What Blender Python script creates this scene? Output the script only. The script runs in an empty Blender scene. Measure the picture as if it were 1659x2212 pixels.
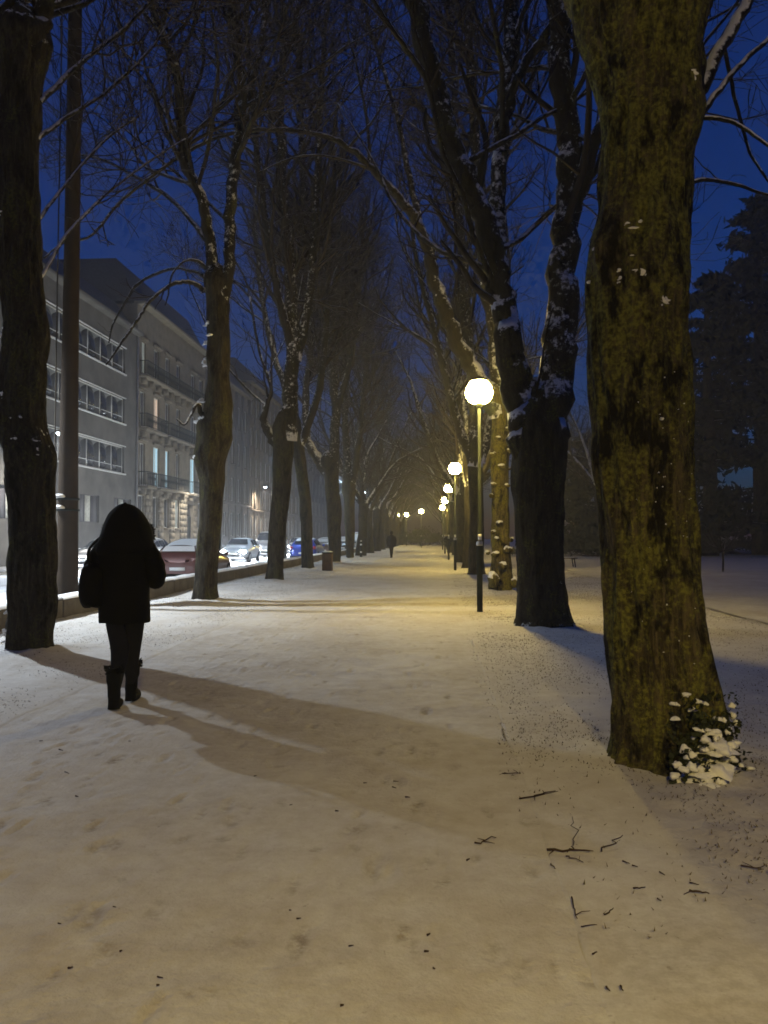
import bpy, math, random
import numpy as np
from mathutils import Vector, Matrix

random.seed(11)
rng = np.random.default_rng(11)
scene = bpy.context.scene
COL = scene.collection

# ------------------------------------------------------------------ camera
F = 1724.0                       # focal length in units of a 1659 x 2212 picture
CW, CH = 829.5, 1106.0
VPX, HOR = 937.0, 1156.0         # where the avenue vanishes
YAW = math.atan((VPX - CW) / F)
PITCH = math.atan((HOR - CH) / F)
EYE = 1.5
cam_d = bpy.data.cameras.new("camera")
cam = bpy.data.objects.new("camera", cam_d)
COL.objects.link(cam)
cam.location = (0, 0, EYE)
cam.rotation_euler = (math.pi / 2 + PITCH, 0, YAW)
cam_d.sensor_fit = 'VERTICAL'
cam_d.sensor_height = 24.0
cam_d.sensor_width = 18.0
cam_d.lens = 24.0 * F / (2 * CH)
cam_d.clip_start = 0.05
cam_d.clip_end = 2000
scene.camera = cam
CAMROT = np.array(cam.rotation_euler.to_matrix())

# ------------------------------------------------------------------ world: late dusk
world = bpy.data.worlds.new("World")
scene.world = world
world.use_nodes = True
wn = world.node_tree.nodes
wl = world.node_tree.links
wn.clear()
sky = wn.new("ShaderNodeTexSky")
sky.sky_type = 'NISHITA'
sky.sun_disc = False
sky.sun_elevation = math.radians(0.0)
sky.sun_rotation = math.radians(90)
sky.ozone_density = 6.5
sky.air_density = 1.0
sky.dust_density = 0.3
bgn = wn.new("ShaderNodeBackground")
bgn.inputs[1].default_value = 0.33
wo = wn.new("ShaderNodeOutputWorld")
wl.new(sky.outputs[0], bgn.inputs[0])
wl.new(bgn.outputs[0], wo.inputs[0])

# ------------------------------------------------------------------ view and render settings
scene.view_settings.view_transform = 'Standard'
scene.view_settings.look = 'None'
scene.view_settings.exposure = 0.0
scene.view_settings.gamma = 1.0
scene.view_settings.use_curve_mapping = False
scene.render.engine = 'CYCLES'
cy = scene.cycles
cy.max_bounces = 4
cy.diffuse_bounces = 2
cy.glossy_bounces = 2
cy.transmission_bounces = 3
cy.volume_bounces = 0
cy.transparent_max_bounces = 6
cy.caustics_reflective = False
cy.caustics_refractive = False
cy.use_denoising = True
cy.use_adaptive_sampling = True
cy.adaptive_threshold = 0.03
cy.adaptive_min_samples = 12
cy.sample_clamp_indirect = 4.0
cy.filter_width = 1.7

LAMP_W = 30.0           # park lamps, watts
LAMP_COL = (1.0, 0.74, 0.22)
STREET_W = 850.0         # white street lamps
STREET_COL = (0.56, 0.78, 1.0)
HAZE = 0.0018

# ------------------------------------------------------------------ helpers
def ray(vx, vy):
    d = np.array([(vx - CW) / F, -(vy - CH) / F, -1.0])
    return CAMROT @ d

def P(vx, vy, depth):
    """picture position at a given distance down the avenue -> point"""
    r = ray(vx, vy)
    return np.array([0, 0, EYE]) + r * (depth / r[1])

def G(vx, vy, z=0.0):
    r = ray(vx, vy)
    return np.array([0, 0, EYE]) + r * ((z - EYE) / r[2])

def norm(v):
    v = np.asarray(v, float)
    return v / (np.linalg.norm(v) + 1e-12)

def hash3(i):
    h = (i[..., 0] * 374761393 + i[..., 1] * 668265263 + i[..., 2] * 2147483647) & 0xffffffff
    h = ((h ^ (h >> 13)) * 1274126177) & 0xffffffff
    h = h ^ (h >> 16)
    return (h & 0xffff) / 65535.0

def vnoise(p):
    p = np.asarray(p, float)
    i = np.floor(p).astype(np.int64)
    f = p - i
    f = f * f * (3 - 2 * f)
    out = 0
    for dx in (0, 1):
        for dy in (0, 1):
            for dz in (0, 1):
                w = (f[..., 0] if dx else 1 - f[..., 0]) * (f[..., 1] if dy else 1 - f[..., 1]) * (f[..., 2] if dz else 1 - f[..., 2])
                out = out + w * hash3(i + np.array([dx, dy, dz]))
    return out * 2 - 1

def fbm(p, octv=3):
    s, a = 0, 1.0
    for k in range(octv):
        s = s + a * vnoise(p * (2.03 ** k) + 17.3 * k)
        a *= 0.5
    return s

def tag(o, label=None, cat=None, group=None, kind=None):
    if label: o["label"] = label
    if cat: o["category"] = cat
    if group: o["group"] = group
    if kind: o["kind"] = kind
    return o

def empty(name, loc=(0, 0, 0), rz=0.0):
    o = bpy.data.objects.new(name, None)
    COL.objects.link(o)
    o.location = tuple(loc)
    o.rotation_euler = (0, 0, rz)
    o.empty_display_size = 0.2
    return o

def link_mesh(name, me, mat, parent=None, loc=None, smooth=False):
    o = bpy.data.objects.new(name, me)
    COL.objects.link(o)
    if mat is not None and len(me.materials) == 0:
        me.materials.append(mat)
    if parent is not None:
        o.parent = parent
    if loc is not None:
        o.location = tuple(loc)
    if smooth:
        me.polygons.foreach_set("use_smooth", [True] * len(me.polygons))
    return o

class MB:
    """collects shapes, build() links them as one mesh object"""
    def __init__(self):
        self.v = []; self.q = []; self.n = 0
        self.t = []
    def add(self, v, quads=None, tris=None):
        v = np.asarray(v, float).reshape(-1, 3)
        if quads is not None and len(quads):
            self.q.append(np.asarray(quads, np.int64) + self.n)
        if tris is not None and len(tris):
            self.t.append(np.asarray(tris, np.int64) + self.n)
        self.v.append(v); self.n += len(v)
        return self
    def box(self, a, b, taper=None):
        x0, y0, z0 = a; x1, y1, z1 = b
        v = [(x0, y0, z0), (x1, y0, z0), (x1, y1, z0), (x0, y1, z0), (x0, y0, z1), (x1, y0, z1), (x1, y1, z1), (x0, y1, z1)]
        q = [(0, 3, 2, 1), (4, 5, 6, 7), (0, 1, 5, 4), (1, 2, 6, 5), (2, 3, 7, 6), (3, 0, 4, 7)]
        return self.add(v, q)
    def tube(self, pts, rad, k=6, cap=True):
        pts = np.asarray(pts, float); n = len(pts)
        rad = np.broadcast_to(np.asarray(rad, float), (n,))
        tan = np.empty_like(pts)
        tan[1:-1] = pts[2:] - pts[:-2]; tan[0] = pts[1] - pts[0]; tan[-1] = pts[-1] - pts[-2]
        tan /= (np.sqrt((tan * tan).sum(1))[:, None] + 1e-12)
        m = tan.mean(0)
        a = np.array([1.0, 0, 0]) if abs(m[0]) < 0.6 * (np.linalg.norm(m) + 1e-9) else np.array([0, 1.0, 0])
        u = np.cross(tan, a); u /= (np.sqrt((u * u).sum(1))[:, None] + 1e-12)
        w = np.cross(tan, u)
        th = np.arange(k) * (2 * math.pi / k)
        ring = u[:, None, :] * np.cos(th)[None, :, None] + w[:, None, :] * np.sin(th)[None, :, None]
        v = pts[:, None, :] + ring * rad[:, None, None]
        i = np.arange(n - 1)[:, None] * k; j = np.arange(k)[None, :]; j2 = (j + 1) % k
        q = np.stack([i + j, i + j2, i + k + j2, i + k + j], -1).reshape(-1, 4)
        self.add(v.reshape(-1, 3), q)
        if cap and k >= 4:
            base = self.n - n * k
            for r0, c in ((0, pts[0]), ((n - 1) * k, pts[-1])):
                self.add([c])
                ci = self.n - 1
                jj = np.arange(k)
                tri = np.stack([np.full(k, ci), base + r0 + jj, base + r0 + (jj + 1) % k], -1)
                self.t.append(tri)
        return self
    def lathe(self, prof, k=16, c=(0, 0, 0)):
        pts = [(c[0], c[1], c[2] + z) for r, z in prof]
        n = len(prof)
        th = np.arange(k) * (2 * math.pi / k)
        v = np.array([[(c[0] + r * math.cos(t), c[1] + r * math.sin(t), c[2] + z) for t in th] for r, z in prof])
        i = np.arange(n - 1)[:, None] * k; j = np.arange(k)[None, :]; j2 = (j + 1) % k
        q = np.stack([i + j, i + j2, i + k + j2, i + k + j], -1).reshape(-1, 4)
        return self.add(v.reshape(-1, 3), q)
    def grid(self, V):
        """V: rows x cols x 3"""
        r, c, _ = V.shape
        i = np.arange(r - 1)[:, None] * c; j = np.arange(c - 1)[None, :]
        q = np.stack([i + j, i + j + 1, i + c + j + 1, i + c + j], -1).reshape(-1, 4)
        return self.add(V.reshape(-1, 3), q)
    def blob(self, c, r, seed=0, k=10, amp=0.2, flat=0.0):
        """lumpy closed ball; r scalar or (rx, ry, rz)"""
        rr = np.ones(3) * np.asarray(r, float)
        n = max(5, k // 2 + 1)
        ph = np.linspace(0.0, math.pi, n); ph[0] = 0.08; ph[-1] = math.pi - 0.08
        th = np.arange(k) * (2 * math.pi / k)
        d = np.stack([np.sin(ph)[:, None] * np.cos(th), np.sin(ph)[:, None] * np.sin(th), np.repeat(np.cos(ph)[:, None], k, 1)], -1)
        s = 1 + amp * vnoise(d * 2.1 + seed * 7.7)
        v = d * s[..., None] * rr
        v[..., 2] = np.maximum(v[..., 2], -rr[2] * (1 - flat))
        v = v + np.asarray(c, float)
        i = np.arange(n - 1)[:, None] * k; j = np.arange(k)[None, :]; j2 = (j + 1) % k
        q = np.stack([i + j, i + k + j, i + k + j2, i + j2], -1).reshape(-1, 4)
        return self.add(v.reshape(-1, 3), q)
    def mesh(self, name, off=None):
        v = np.concatenate(self.v) if self.v else np.zeros((0, 3))
        if off is not None:
            v = v - np.asarray(off, float)
        me = bpy.data.meshes.new(name)
        q = np.concatenate(self.q) if self.q else np.zeros((0, 4), np.int64)
        t = np.concatenate(self.t) if self.t else np.zeros((0, 3), np.int64)
        me.vertices.add(len(v)); me.vertices.foreach_set("co", v.astype(np.float32).ravel())
        nl = len(q) * 4 + len(t) * 3
        me.loops.add(nl)
        me.loops.foreach_set("vertex_index", np.concatenate([q.ravel(), t.ravel()]).astype(np.int32))
        npoly = len(q) + len(t)
        me.polygons.add(npoly)
        starts = np.concatenate([np.arange(len(q)) * 4, len(q) * 4 + np.arange(len(t)) * 3]).astype(np.int32)
        me.polygons.foreach_set("loop_start", starts)
        me.update(calc_edges=True)
        me.validate()
        return me
    def build(self, name, mat, parent=None, off=None, smooth=False, loc=None):
        return link_mesh(name, self.mesh(name, off), mat, parent, loc, smooth)

def bevel(o, w=0.01, seg=2):
    m = o.modifiers.new("bevel", 'BEVEL'); m.width = w; m.segments = seg; m.limit_method = 'ANGLE'
    return o

# ------------------------------------------------------------------ materials
class N:
    def __init__(self, name):
        self.m = bpy.data.materials.new(name); self.m.use_nodes = True
        self.nt = self.m.node_tree
        self.b = self.nt.nodes["Principled BSDF"]
    def new(self, t): return self.nt.nodes.new("ShaderNode" + t)
    def l(self, a, b): self.nt.links.new(a, b)
    def coord(self, scale=(1, 1, 1)):
        tc = self.new("TexCoord"); mp = self.new("Mapping")
        mp.inputs["Scale"].default_value = scale
        self.l(tc.outputs["Object"], mp.inputs["Vector"])
        return mp.outputs[0]
    def noise(self, vec, scale=5, detail=4, rough=0.6):
        n = self.new("TexNoise"); n.inputs["Scale"].default_value = scale
        n.inputs["Detail"].default_value = detail; n.inputs["Roughness"].default_value = rough
        self.l(vec, n.inputs["Vector"]); return n.outputs["Fac"]
    def ramp(self, fac, stops):
        r = self.new("ValToRGB"); e = r.color_ramp.elements
        while len(e) < len(stops): e.new(0.5)
        for s, (p, c) in zip(e, stops):
            s.position = p; s.color = (c[0], c[1], c[2], 1) if not np.isscalar(c) else (c, c, c, 1)
        self.l(fac, r.inputs[0]); return r.outputs[0]
    def mix(self, fac, a, b):
        m = self.new("MixRGB")
        for k, x in ((0, fac), (1, a), (2, b)):
            if isinstance(x, (tuple, float, int)):
                m.inputs[k].default_value = x if k == 0 else (x[0], x[1], x[2], 1)
            else: self.l(x, m.inputs[k])
        return m.outputs[0]
    def math(self, op, a, b=0.0, clamp=False):
        m = self.new("Math"); m.operation = op; m.use_clamp = clamp
        for k, x in ((0, a), (1, b)):
            if isinstance(x, (float, int)): m.inputs[k].default_value = x
            else: self.l(x, m.inputs[k])
        return m.outputs[0]
    def bump(self, h, strength=0.5, dist=0.02):
        b = self.new("Bump"); b.inputs["Strength"].default_value = strength; b.inputs["Distance"].default_value = dist
        self.l(h, b.inputs["Height"]); self.l(b.outputs[0], self.b.inputs["Normal"]); return b
    def set(self, color=None, rough=0.7, metal=0.0, spec=None):
        if color is not None:
            if isinstance(color, tuple): self.b.inputs["Base Color"].default_value = (*color, 1)
            else: self.l(color, self.b.inputs["Base Color"])
        self.b.inputs["Roughness"].default_value = rough
        self.b.inputs["Metallic"].default_value = metal
        if spec is not None: self.b.inputs["Specular IOR Level"].default_value = spec
        return self.m

def m_plain(name, col, rough=0.6, metal=0.0, var=0.25, scale=6.0):
    n = N(name); c = n.coord()
    f = n.noise(c, scale, 4)
    a = tuple(x * (1 - var) for x in col); b = tuple(min(1, x * (1 + var)) for x in col)
    n.set(n.ramp(f, [(0.3, a), (0.7, b)]), rough, metal, 0.08 if rough > .75 else None)
    return n.m

def m_emit(name, col, strength):
    n = N(name)
    n.b.inputs["Base Color"].default_value = (0.02, 0.02, 0.02, 1)
    n.b.inputs["Emission Color"].default_value = (*col, 1)
    n.b.inputs["Emission Strength"].default_value = strength
    return n.m

SNOW_C = (0.78, 0.78, 0.77)
GROUND_C = (0.58, 0.565, 0.54)      # thin trodden snow, grit showing through

def m_bark(name, dark=(0.016, 0.013, 0.009), light=(0.085, 0.068, 0.046), moss=0.5, snow=0.35, snow_soft=0.12, moss_col=(0.105, 0.105, 0.018), scale=1.0, bump=0.8):
    n = N(name)
    c = n.coord((11 * scale, 11 * scale, 1.3 * scale)); c2 = n.coord()
    ridg = n.noise(c, 2.4, 5, 0.7)
    big = n.noise(n.coord((1, 1, .55)), 2.6, 4, 0.65)
    fine = n.noise(c2, 30, 3, 0.7)
    base = n.ramp(ridg, [(0.32, dark), (0.50, tuple((a + b) * .4 for a, b in zip(dark, light))), (0.68, light)])
    mm = n.math('ADD', n.math('MULTIPLY', big, 0.62), n.math('MULTIPLY', fine, 0.42))
    mf = n.ramp(mm, [(0.60 - 0.16 * moss, 0.0), (0.70 - 0.14 * moss, 1.0)])
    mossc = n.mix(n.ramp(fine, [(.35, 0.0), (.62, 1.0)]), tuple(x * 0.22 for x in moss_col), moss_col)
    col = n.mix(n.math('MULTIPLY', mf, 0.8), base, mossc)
    blot = n.ramp(n.noise(n.coord((1.2, 1.2, 0.5)), 4.1, 4, 0.75), [(0.40, 0.0), (0.50, 1.0)])
    col = n.mix(blot, tuple(x * 0.7 for x in dark), col)
    # snow that has stuck where the bark faces up
    geo = n.new("NewGeometry"); sx = n.new("SeparateXYZ")
    n.l(geo.outputs["Normal"], sx.inputs[0])
    sn = n.noise(c2, 9.0, 5, 0.75)
    sfac = n.math('ADD', sx.outputs[2], n.math('MULTIPLY', n.math('SUBTRACT', sn, 0.5), 1.9))
    sf = n.ramp(sfac, [(snow, 0.0), (min(0.99, snow + snow_soft), 1.0)])
    col = n.mix(sf, col, SNOW_C)
    n.set(col, 0.95, 0.0, 0.12)
    n.bump(n.math('ADD', ridg, n.math('MULTIPLY', fine, 0.5)), bump, 0.07 / scale)
    return n.m

def m_twig(name):
    n = N(name); geo = n.new("NewGeometry"); sx = n.new("SeparateXYZ"); n.l(geo.outputs["Normal"], sx.inputs[0])
    nz = n.noise(n.coord(), 3.0, 2)
    sf = n.ramp(n.math('ADD', sx.outputs[2], n.math('SUBTRACT', nz, 0.5)), [(0.5, 0.0), (0.8, 0.6)])
    n.set(n.mix(sf, (0.028, 0.022, 0.017), (0.62, 0.62, 0.62)), 0.95, 0.0, 0.1)
    return n.m

def m_snow(name, wear_shade=True, bump=0.35, tint=SNOW_C, dirt=0.35):
    n = N(name); c = n.coord()
    a = n.noise(c, 0.9, 5, 0.6); b = n.noise(c, 6.0, 5, 0.65); d = n.noise(c, 38.0, 3, 0.6)
    soil = (0.30, 0.235, 0.17)
    patch = n.math('ADD', n.math('MULTIPLY', a, 0.55), n.math('MULTIPLY', b, 0.5))
    f = n.ramp(patch, [(0.44, 0.0), (0.72, dirt)])
    col = n.mix(f, tint, soil)
    gr = n.ramp(n.noise(c, 95.0, 2, 0.7), [(.3, .0), (.7, .22)])
    col = n.mix(gr, col, (0.34, 0.30, 0.25))
    # flecks: crumbs of bark and wet leaf showing in the thin snow
    fl = n.ramp(n.noise(n.coord((1, 0.8, 1)), 16.0, 4, 0.8), [(0.635, 0.0), (0.73, 0.55)])
    col = n.mix(fl, col, (0.16, 0.125, 0.085))
    if wear_shade:
        at = n.new("Attribute"); at.attribute_name = "wear_shade"  # trodden wear, plus the shadow line painted across the promenade
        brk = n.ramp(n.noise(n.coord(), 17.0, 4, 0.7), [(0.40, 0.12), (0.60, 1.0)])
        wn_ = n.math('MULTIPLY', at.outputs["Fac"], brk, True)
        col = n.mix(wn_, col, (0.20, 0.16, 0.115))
    n.set(col, 0.75, 0.0, 0.3)
    n.bump(n.math('ADD', n.math('MULTIPLY', b, 1.0), n.math('MULTIPLY', d, 0.35)), bump, 0.03)
    return n.m

M = {}
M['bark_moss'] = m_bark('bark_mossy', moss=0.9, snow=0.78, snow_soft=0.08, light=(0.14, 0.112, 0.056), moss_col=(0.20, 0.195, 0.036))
M['bark'] = m_bark('bark_grey', moss=0.45, snow=0.60, light=(0.065, 0.053, 0.036), moss_col=(.08, .08, .02))
M['bark_dark'] = m_bark('bark_dark', moss=0.3, snow=0.50, snow_soft=.2, light=(0.045, 0.037, 0.026))
M['bark_limb'] = m_bark('bark_limb_snowy', moss=0.2, snow=0.16, snow_soft=0.22, scale=1.5, light=(0.035, 0.029, 0.021))
M['bark_twig'] = m_twig('bark_twig')
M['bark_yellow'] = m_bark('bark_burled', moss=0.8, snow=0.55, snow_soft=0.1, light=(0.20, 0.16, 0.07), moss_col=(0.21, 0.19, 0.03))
M['snow'] = m_snow('snow_trodden', dirt=0.6, bump=.7, tint=GROUND_C)
M['snow_lawn'] = m_snow('snow_on_lawn', dirt=0.5, tint=GROUND_C)
M['snow_cap'] = m_snow('snow_fresh', wear_shade=False, dirt=0.08, bump=0.25)
M['snow_road'] = m_snow('snow_on_road', dirt=0.25, tint=(0.70, 0.72, 0.75))
M['grass'] = m_plain('dry_grass', (0.11, 0.088, 0.045), 0.9)
M['twig'] = m_plain('twig_wood', (0.055, 0.036, 0.022), 0.9)
M['stone_wall'] = m_plain('kerb_wall_stone', (0.10, 0.085, 0.065), 0.9, scale=3)
M['iron'] = m_plain('painted_iron', (0.018, 0.022, 0.020), 0.8)
M['rust_pole'] = m_plain('brown_timber_pole', (0.028, 0.019, 0.012), 0.85, scale=3)
M['black_cloth'] = m_plain('black_cloth', (0.0035, 0.0035, 0.004), 0.9)
M['dark_cloth'] = m_plain('dark_cloth', (0.012, 0.012, 0.016), 0.9)
M['fur'] = m_plain('black_fur', (0.004, 0.0035, 0.0035), 0.9)
M['leather'] = m_plain('black_leather', (0.004, 0.004, 0.0045), 0.8)
M['skin'] = m_plain('skin', (0.45, 0.28, 0.20), 0.6, var=0.08)
M['rubber'] = m_plain('tyre_rubber', (0.015, 0.015, 0.016), 0.85)
M['rim'] = m_plain('wheel_alloy', (0.35, 0.35, 0.36), 0.35, 0.8)
M['glass_car'] = m_plain('car_glass', (0.012, 0.015, 0.02), 0.08)
M['plate'] = m_plain('number_plate', (0.7, 0.7, 0.68), 0.5, var=0.05)
M['lamp_warm'] = m_emit('park_lamp_diffuser', (1.0, 0.73, 0.18), 345.0)
M['lamp_dim'] = m_emit('park_lamp_diffuser_dim', (1.0, 0.73, 0.18), 120.0)
M['lamp_white'] = m_emit('street_lamp_diffuser', (0.80, 0.90, 1.0), 22.0)
M['headlight_on'] = m_emit('headlight_lit', (0.85, 0.93, 1.0), 2200.0)
M['headlight_off'] = m_plain('headlight_unlit', (0.5, 0.52, 0.55), 0.1)
M['tail'] = m_plain('tail_light_red', (0.30, 0.012, 0.01), 0.2)
M['stucco'] = m_plain('grey_stucco', (0.105, 0.098, 0.086), 0.9, var=0.3, scale=0.8)
M['limestone'] = m_plain('pale_limestone', (0.18, 0.155, 0.115), 0.85, var=0.2, scale=1.6)
M['far_stone'] = m_plain('far_facade', (0.17, 0.16, 0.145), 0.9, var=0.15, scale=0.7)
M['roof'] = m_plain('slate_roof', (0.05, 0.052, 0.06), 0.7)
M['frame'] = m_plain('white_window_frame', (0.55, 0.55, 0.52), 0.6, var=0.1)
M['pane'] = m_plain('dark_window_glass', (0.012, 0.014, 0.02), 0.06)
M['shutter'] = m_plain('dark_shutter', (0.05, 0.045, 0.05), 0.7)
M['curtain'] = m_plain('pale_curtain', (0.55, 0.55, 0.48), 0.9)
M['lit_cold'] = m_emit('lit_window_cold', (0.55, 0.85, 1.0), 0.85)
M['lit_warm'] = m_emit('lit_window_warm', (1.0, 0.75, 0.55), 0.7)
M['lit_dim'] = m_emit('lit_window_dim', (0.8, 0.9, 0.8), 0.28)
M['evergreen'] = m_plain('evergreen_needles', (0.014, 0.020, 0.010), 0.9)
M['hedge'] = m_plain('hedge_leaves', (0.03, 0.035, 0.018), 0.9)
M['wood'] = m_plain('bench_wood', (0.09, 0.055, 0.035), 0.8)
M['white_band'] = m_plain('white_reflective_band', (0.7, 0.7, 0.7), 0.5)

# ------------------------------------------------------------------ ground
FOOT = lambda vx, d: (float(P(vx, HOR, d)[0]), d)
TREE_R = [FOOT(1450, 5.34), FOOT(1174, 13.0), FOOT(1083, 20.9), FOOT(1030, 29.0)]
TREE_L = [FOOT(64, 9.8), FOOT(444, 17.4), FOOT(592, 25.6), FOOT(666, 34.0), FOOT(723, 42.4), FOOT(756, 49.7)]
PX0, PX1 = -3.42, 0.54           # promenade edges
WALL_X = -6.9
ROAD0, ROAD1 = -17.6, -7.55
FX = -20.5                       # facades of the street

def height(x, y):
    p = np.stack([x, y, np.zeros_like(x)], -1)
    h = 0.016 * vnoise(p * 0.9) + 0.010 * vnoise(p * 2.7 + 5) + 0.006 * vnoise(p * 7 + 9)
    for tx, ty in TREE_R + TREE_L:
        r2 = (x - tx) ** 2 + (y - ty) ** 2
        h = h + (0.075 + .05 * vnoise(p * 5.5 + 3)) * np.exp(-r2 / 0.34) + 0.03 * np.exp(-r2 / 1.6)
    return h

def wear_map(x, y, prints):
    w = np.zeros_like(x); dz = np.zeros_like(x)
    for (fx, fy, a, L, W, dep, wr) in prints:
        ca, sa = math.cos(a), math.sin(a)
        m = (np.abs(x - fx) < 0.3) & (np.abs(y - fy) < 0.3)
        if not m.any(): continue
        dx, dy = x[m] - fx, y[m] - fy
        u = (dx * ca + dy * sa) / W; v = (-dx * sa + dy * ca) / L
        q_ = np.sqrt(u * u + v * v); g = np.exp(-q_ ** 4)
        w[m] = np.maximum(w[m], g * wr); dz[m] -= g * dep * 1.3 - .55 * dep * np.exp(-((q_ - 1.35) / .28) ** 2)
    return w, dz

prints = []
for tr in range(17):              # lines of old footprints along the promenade
    x0 = -3.0 + 3.3 * random.random() ; dx = random.uniform(-0.06, 0.06)
    y = 2.2 + random.random()
    s = 1
    while y < 22:
        prints.append((x0 + dx * (y - 3) + 0.09 * s + random.uniform(-.03, .03), y, random.uniform(-.25, .25),
                       random.uniform(.07, .13), random.uniform(.025, .045), random.uniform(.002, .010), random.choice([0.05, .1, .2, .3, .45, .6, .8])))
        y += random.uniform(.55, .72); s = -s
for i in range(220):
    prints.append((random.uniform(PX0, PX1), random.uniform(2.3, 9), random.uniform(-1, 1), random.uniform(.03, .1), random.uniform(.02, .05), .003, random.uniform(.15, .6)))

def set_wear_shade(me, w):
    at = me.attributes.new("wear_shade", 'FLOAT', 'POINT')
    at.data.foreach_set("value", w.astype(np.float32))

# one sheet for all the ground
def spread(knots):
    out = []
    for (a, b, step) in knots:
        n = max(1, int(round((b - a) / step)))
        out += list(np.linspace(a, b, n, endpoint=False))
    out.append(knots[-1][1]); return np.array(out)
gx = spread([(-300, -60, 40), (-60, -22, 6), (-22, -8, 2), (-8, -6.5, .25), (-6.5, -3.3, .06), (-3.3, 0.4, .5), (0.4, 0.62, .02), (0.62, 4.0, .04), (4.0, 6.2, .1), (6.2, 14, .5), (14, 40, 3), (40, 300, 40)])
gy = np.concatenate([np.array([-60, -30, -12, -5, -1, 1.0, 1.8]), np.geomspace(2.2, 60, 330), np.geomspace(63, 300, 26)])
X, Y = np.meshgrid(gx, gy)
Z = height(X, Y)
inpath = np.clip((X - PX0) / 0.04, 0, 1) * np.clip((PX1 - X) / 0.04, 0, 1)
Z = np.where(inpath > 0, Z + .005 - 0.03 * inpath, Z + 0.005)
Z = np.where(X < -7.3, -0.20, Z)
Z = np.where(X > 5.55, Z - 0.02, Z)
mb = MB(); mb.grid(np.stack([X, Y, Z], -1))
ground = mb.build("ground", M['snow_lawn'], smooth=True)
tag(ground, kind="structure")
pch = fbm(np.stack([X, Y * 0.7, 0 * X], -1) * 1.1, 3)
set_wear_shade(ground.data, np.clip(0.10 + 0.25 * pch, 0, .5).ravel())

# promenade: its own sheet of trodden snow
pxs = np.linspace(PX0, PX1, 190)
pys = np.concatenate([np.array([-40, -10, 0, 1.5]), np.geomspace(2.1, 150, 520)])
X, Y = np.meshgrid(pxs, pys)
w, dz = wear_map(X, Y, prints)
# a thin shadow line across the path, painted darker and slightly sunk
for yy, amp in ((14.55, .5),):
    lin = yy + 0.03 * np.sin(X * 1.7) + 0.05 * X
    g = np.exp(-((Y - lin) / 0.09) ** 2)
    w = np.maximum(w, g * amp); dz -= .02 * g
Xe = X + np.where((X < PX0 + .01) | (X > PX1 - .01), .03 * fbm(np.stack([X, Y * 2.3, 0 * X], -1), 3), 0)
Z = height(X, Y) + 0.004 + dz
pch = fbm(np.stack([X, Y * 0.45, 0 * X], -1) * 0.8, 3)
w = np.maximum(w, np.clip(0.22 * pch + .08, 0, .35))
mb = MB(); mb.grid(np.stack([Xe, Y, Z], -1))
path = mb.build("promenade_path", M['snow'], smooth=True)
tag(path, kind="structure"); set_wear_shade(path.data, w.ravel())

# second path of the park
X, Y = np.meshgrid(np.linspace(5.6, 10.5, 20), np.geomspace(4, 160, 60))
Z = height(X, Y) + 0.012
mb = MB(); mb.grid(np.stack([X, Y, Z], -1))
pp = mb.build("park_path", M['snow'], smooth=True); tag(pp, kind="structure")
set_wear_shade(pp.data, np.full(X.size, 0.12))

# road with wheel tracks, kerb and far pavement
X, Y = np.meshgrid(np.linspace(ROAD0, ROAD1, 120), np.geomspace(6, 290, 90))
tr = np.zeros_like(X)
for c in (-9.75, -11.25, -12.6, -14.1):
    tr = np.maximum(tr, np.exp(-((X - c - .15 * np.sin(Y * .12)) / .16) ** 2))
mb = MB(); mb.grid(np.stack([X, Y, -0.15 - .02 * tr + 0 * X], -1))
road = mb.build("road", M['snow_road'], smooth=True); tag(road, kind="structure"); set_wear_shade(road.data, (tr * .8).ravel())
mb = MB(); mb.box((FX - .3, 6, -.3), (ROAD0 - .16, 290, 0.0)); pv = mb.build("pavement", M['snow_road']); tag(pv, kind="structure")
mb = MB(); mb.box((ROAD0 - .155, 6, -.3), (ROAD0 + .02, 290, 0.006)); kb = mb.build("kerb", M['stone_wall']); tag(kb, kind="structure"); bevel(kb, .02)

# ------------------------------------------------------------------ haze
mb = MB(); mb.box((-302, -62, -1.3), (302, 302, 36))
hz = N('winter_haze'); hz.nt.nodes.remove(hz.b)
pvn = hz.new("VolumePrincipled")
pvn.inputs["Color"].default_value = (0.92, 0.94, 1.0, 1)
pvn.inputs["Density"].default_value = HAZE
pvn.inputs["Anisotropy"].default_value = 0.25
for nd in hz.nt.nodes:
    if nd.bl_idname == "ShaderNodeOutputMaterial": hz.l(pvn.outputs[0], nd.inputs["Volume"])
ho = mb.build("haze", hz.m); tag(ho, kind="stuff")

# ------------------------------------------------------------------ bare trees
def catmull(pts, n_per=5):
    pts = np.asarray(pts, float)
    e = np.concatenate([[2 * pts[0] - pts[1]], pts, [2 * pts[-1] - pts[-2]]])
    out = []
    for i in range(1, len(e) - 2):
        for s in np.linspace(0, 1, n_per, endpoint=False):
            a, b, c, d = e[i - 1], e[i], e[i + 1], e[i + 2]
            out.append(.5 * ((2 * b) + (-a + c) * s + (2 * a - 5 * b + 4 * c - d) * s * s + (-a + 3 * b - 3 * c + d) * s ** 3))
    out.append(e[-2]); return np.array(out)

UP = np.array([0, 0, 1.0])
LEVELS = [  # number per metre, length, angle, segments, sides, lift
    dict(per=2.0, len=2.9, ang=(25, 60), seg=7, k=4, up=0.34, rr=.55),
    dict(per=2.9, len=1.4, ang=(25, 60), seg=5, k=3, up=0.25, rr=.5),
    dict(per=2.5, len=0.72, ang=(25, 65), seg=3, k=3, up=0.1, rr=.55),
]

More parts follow.
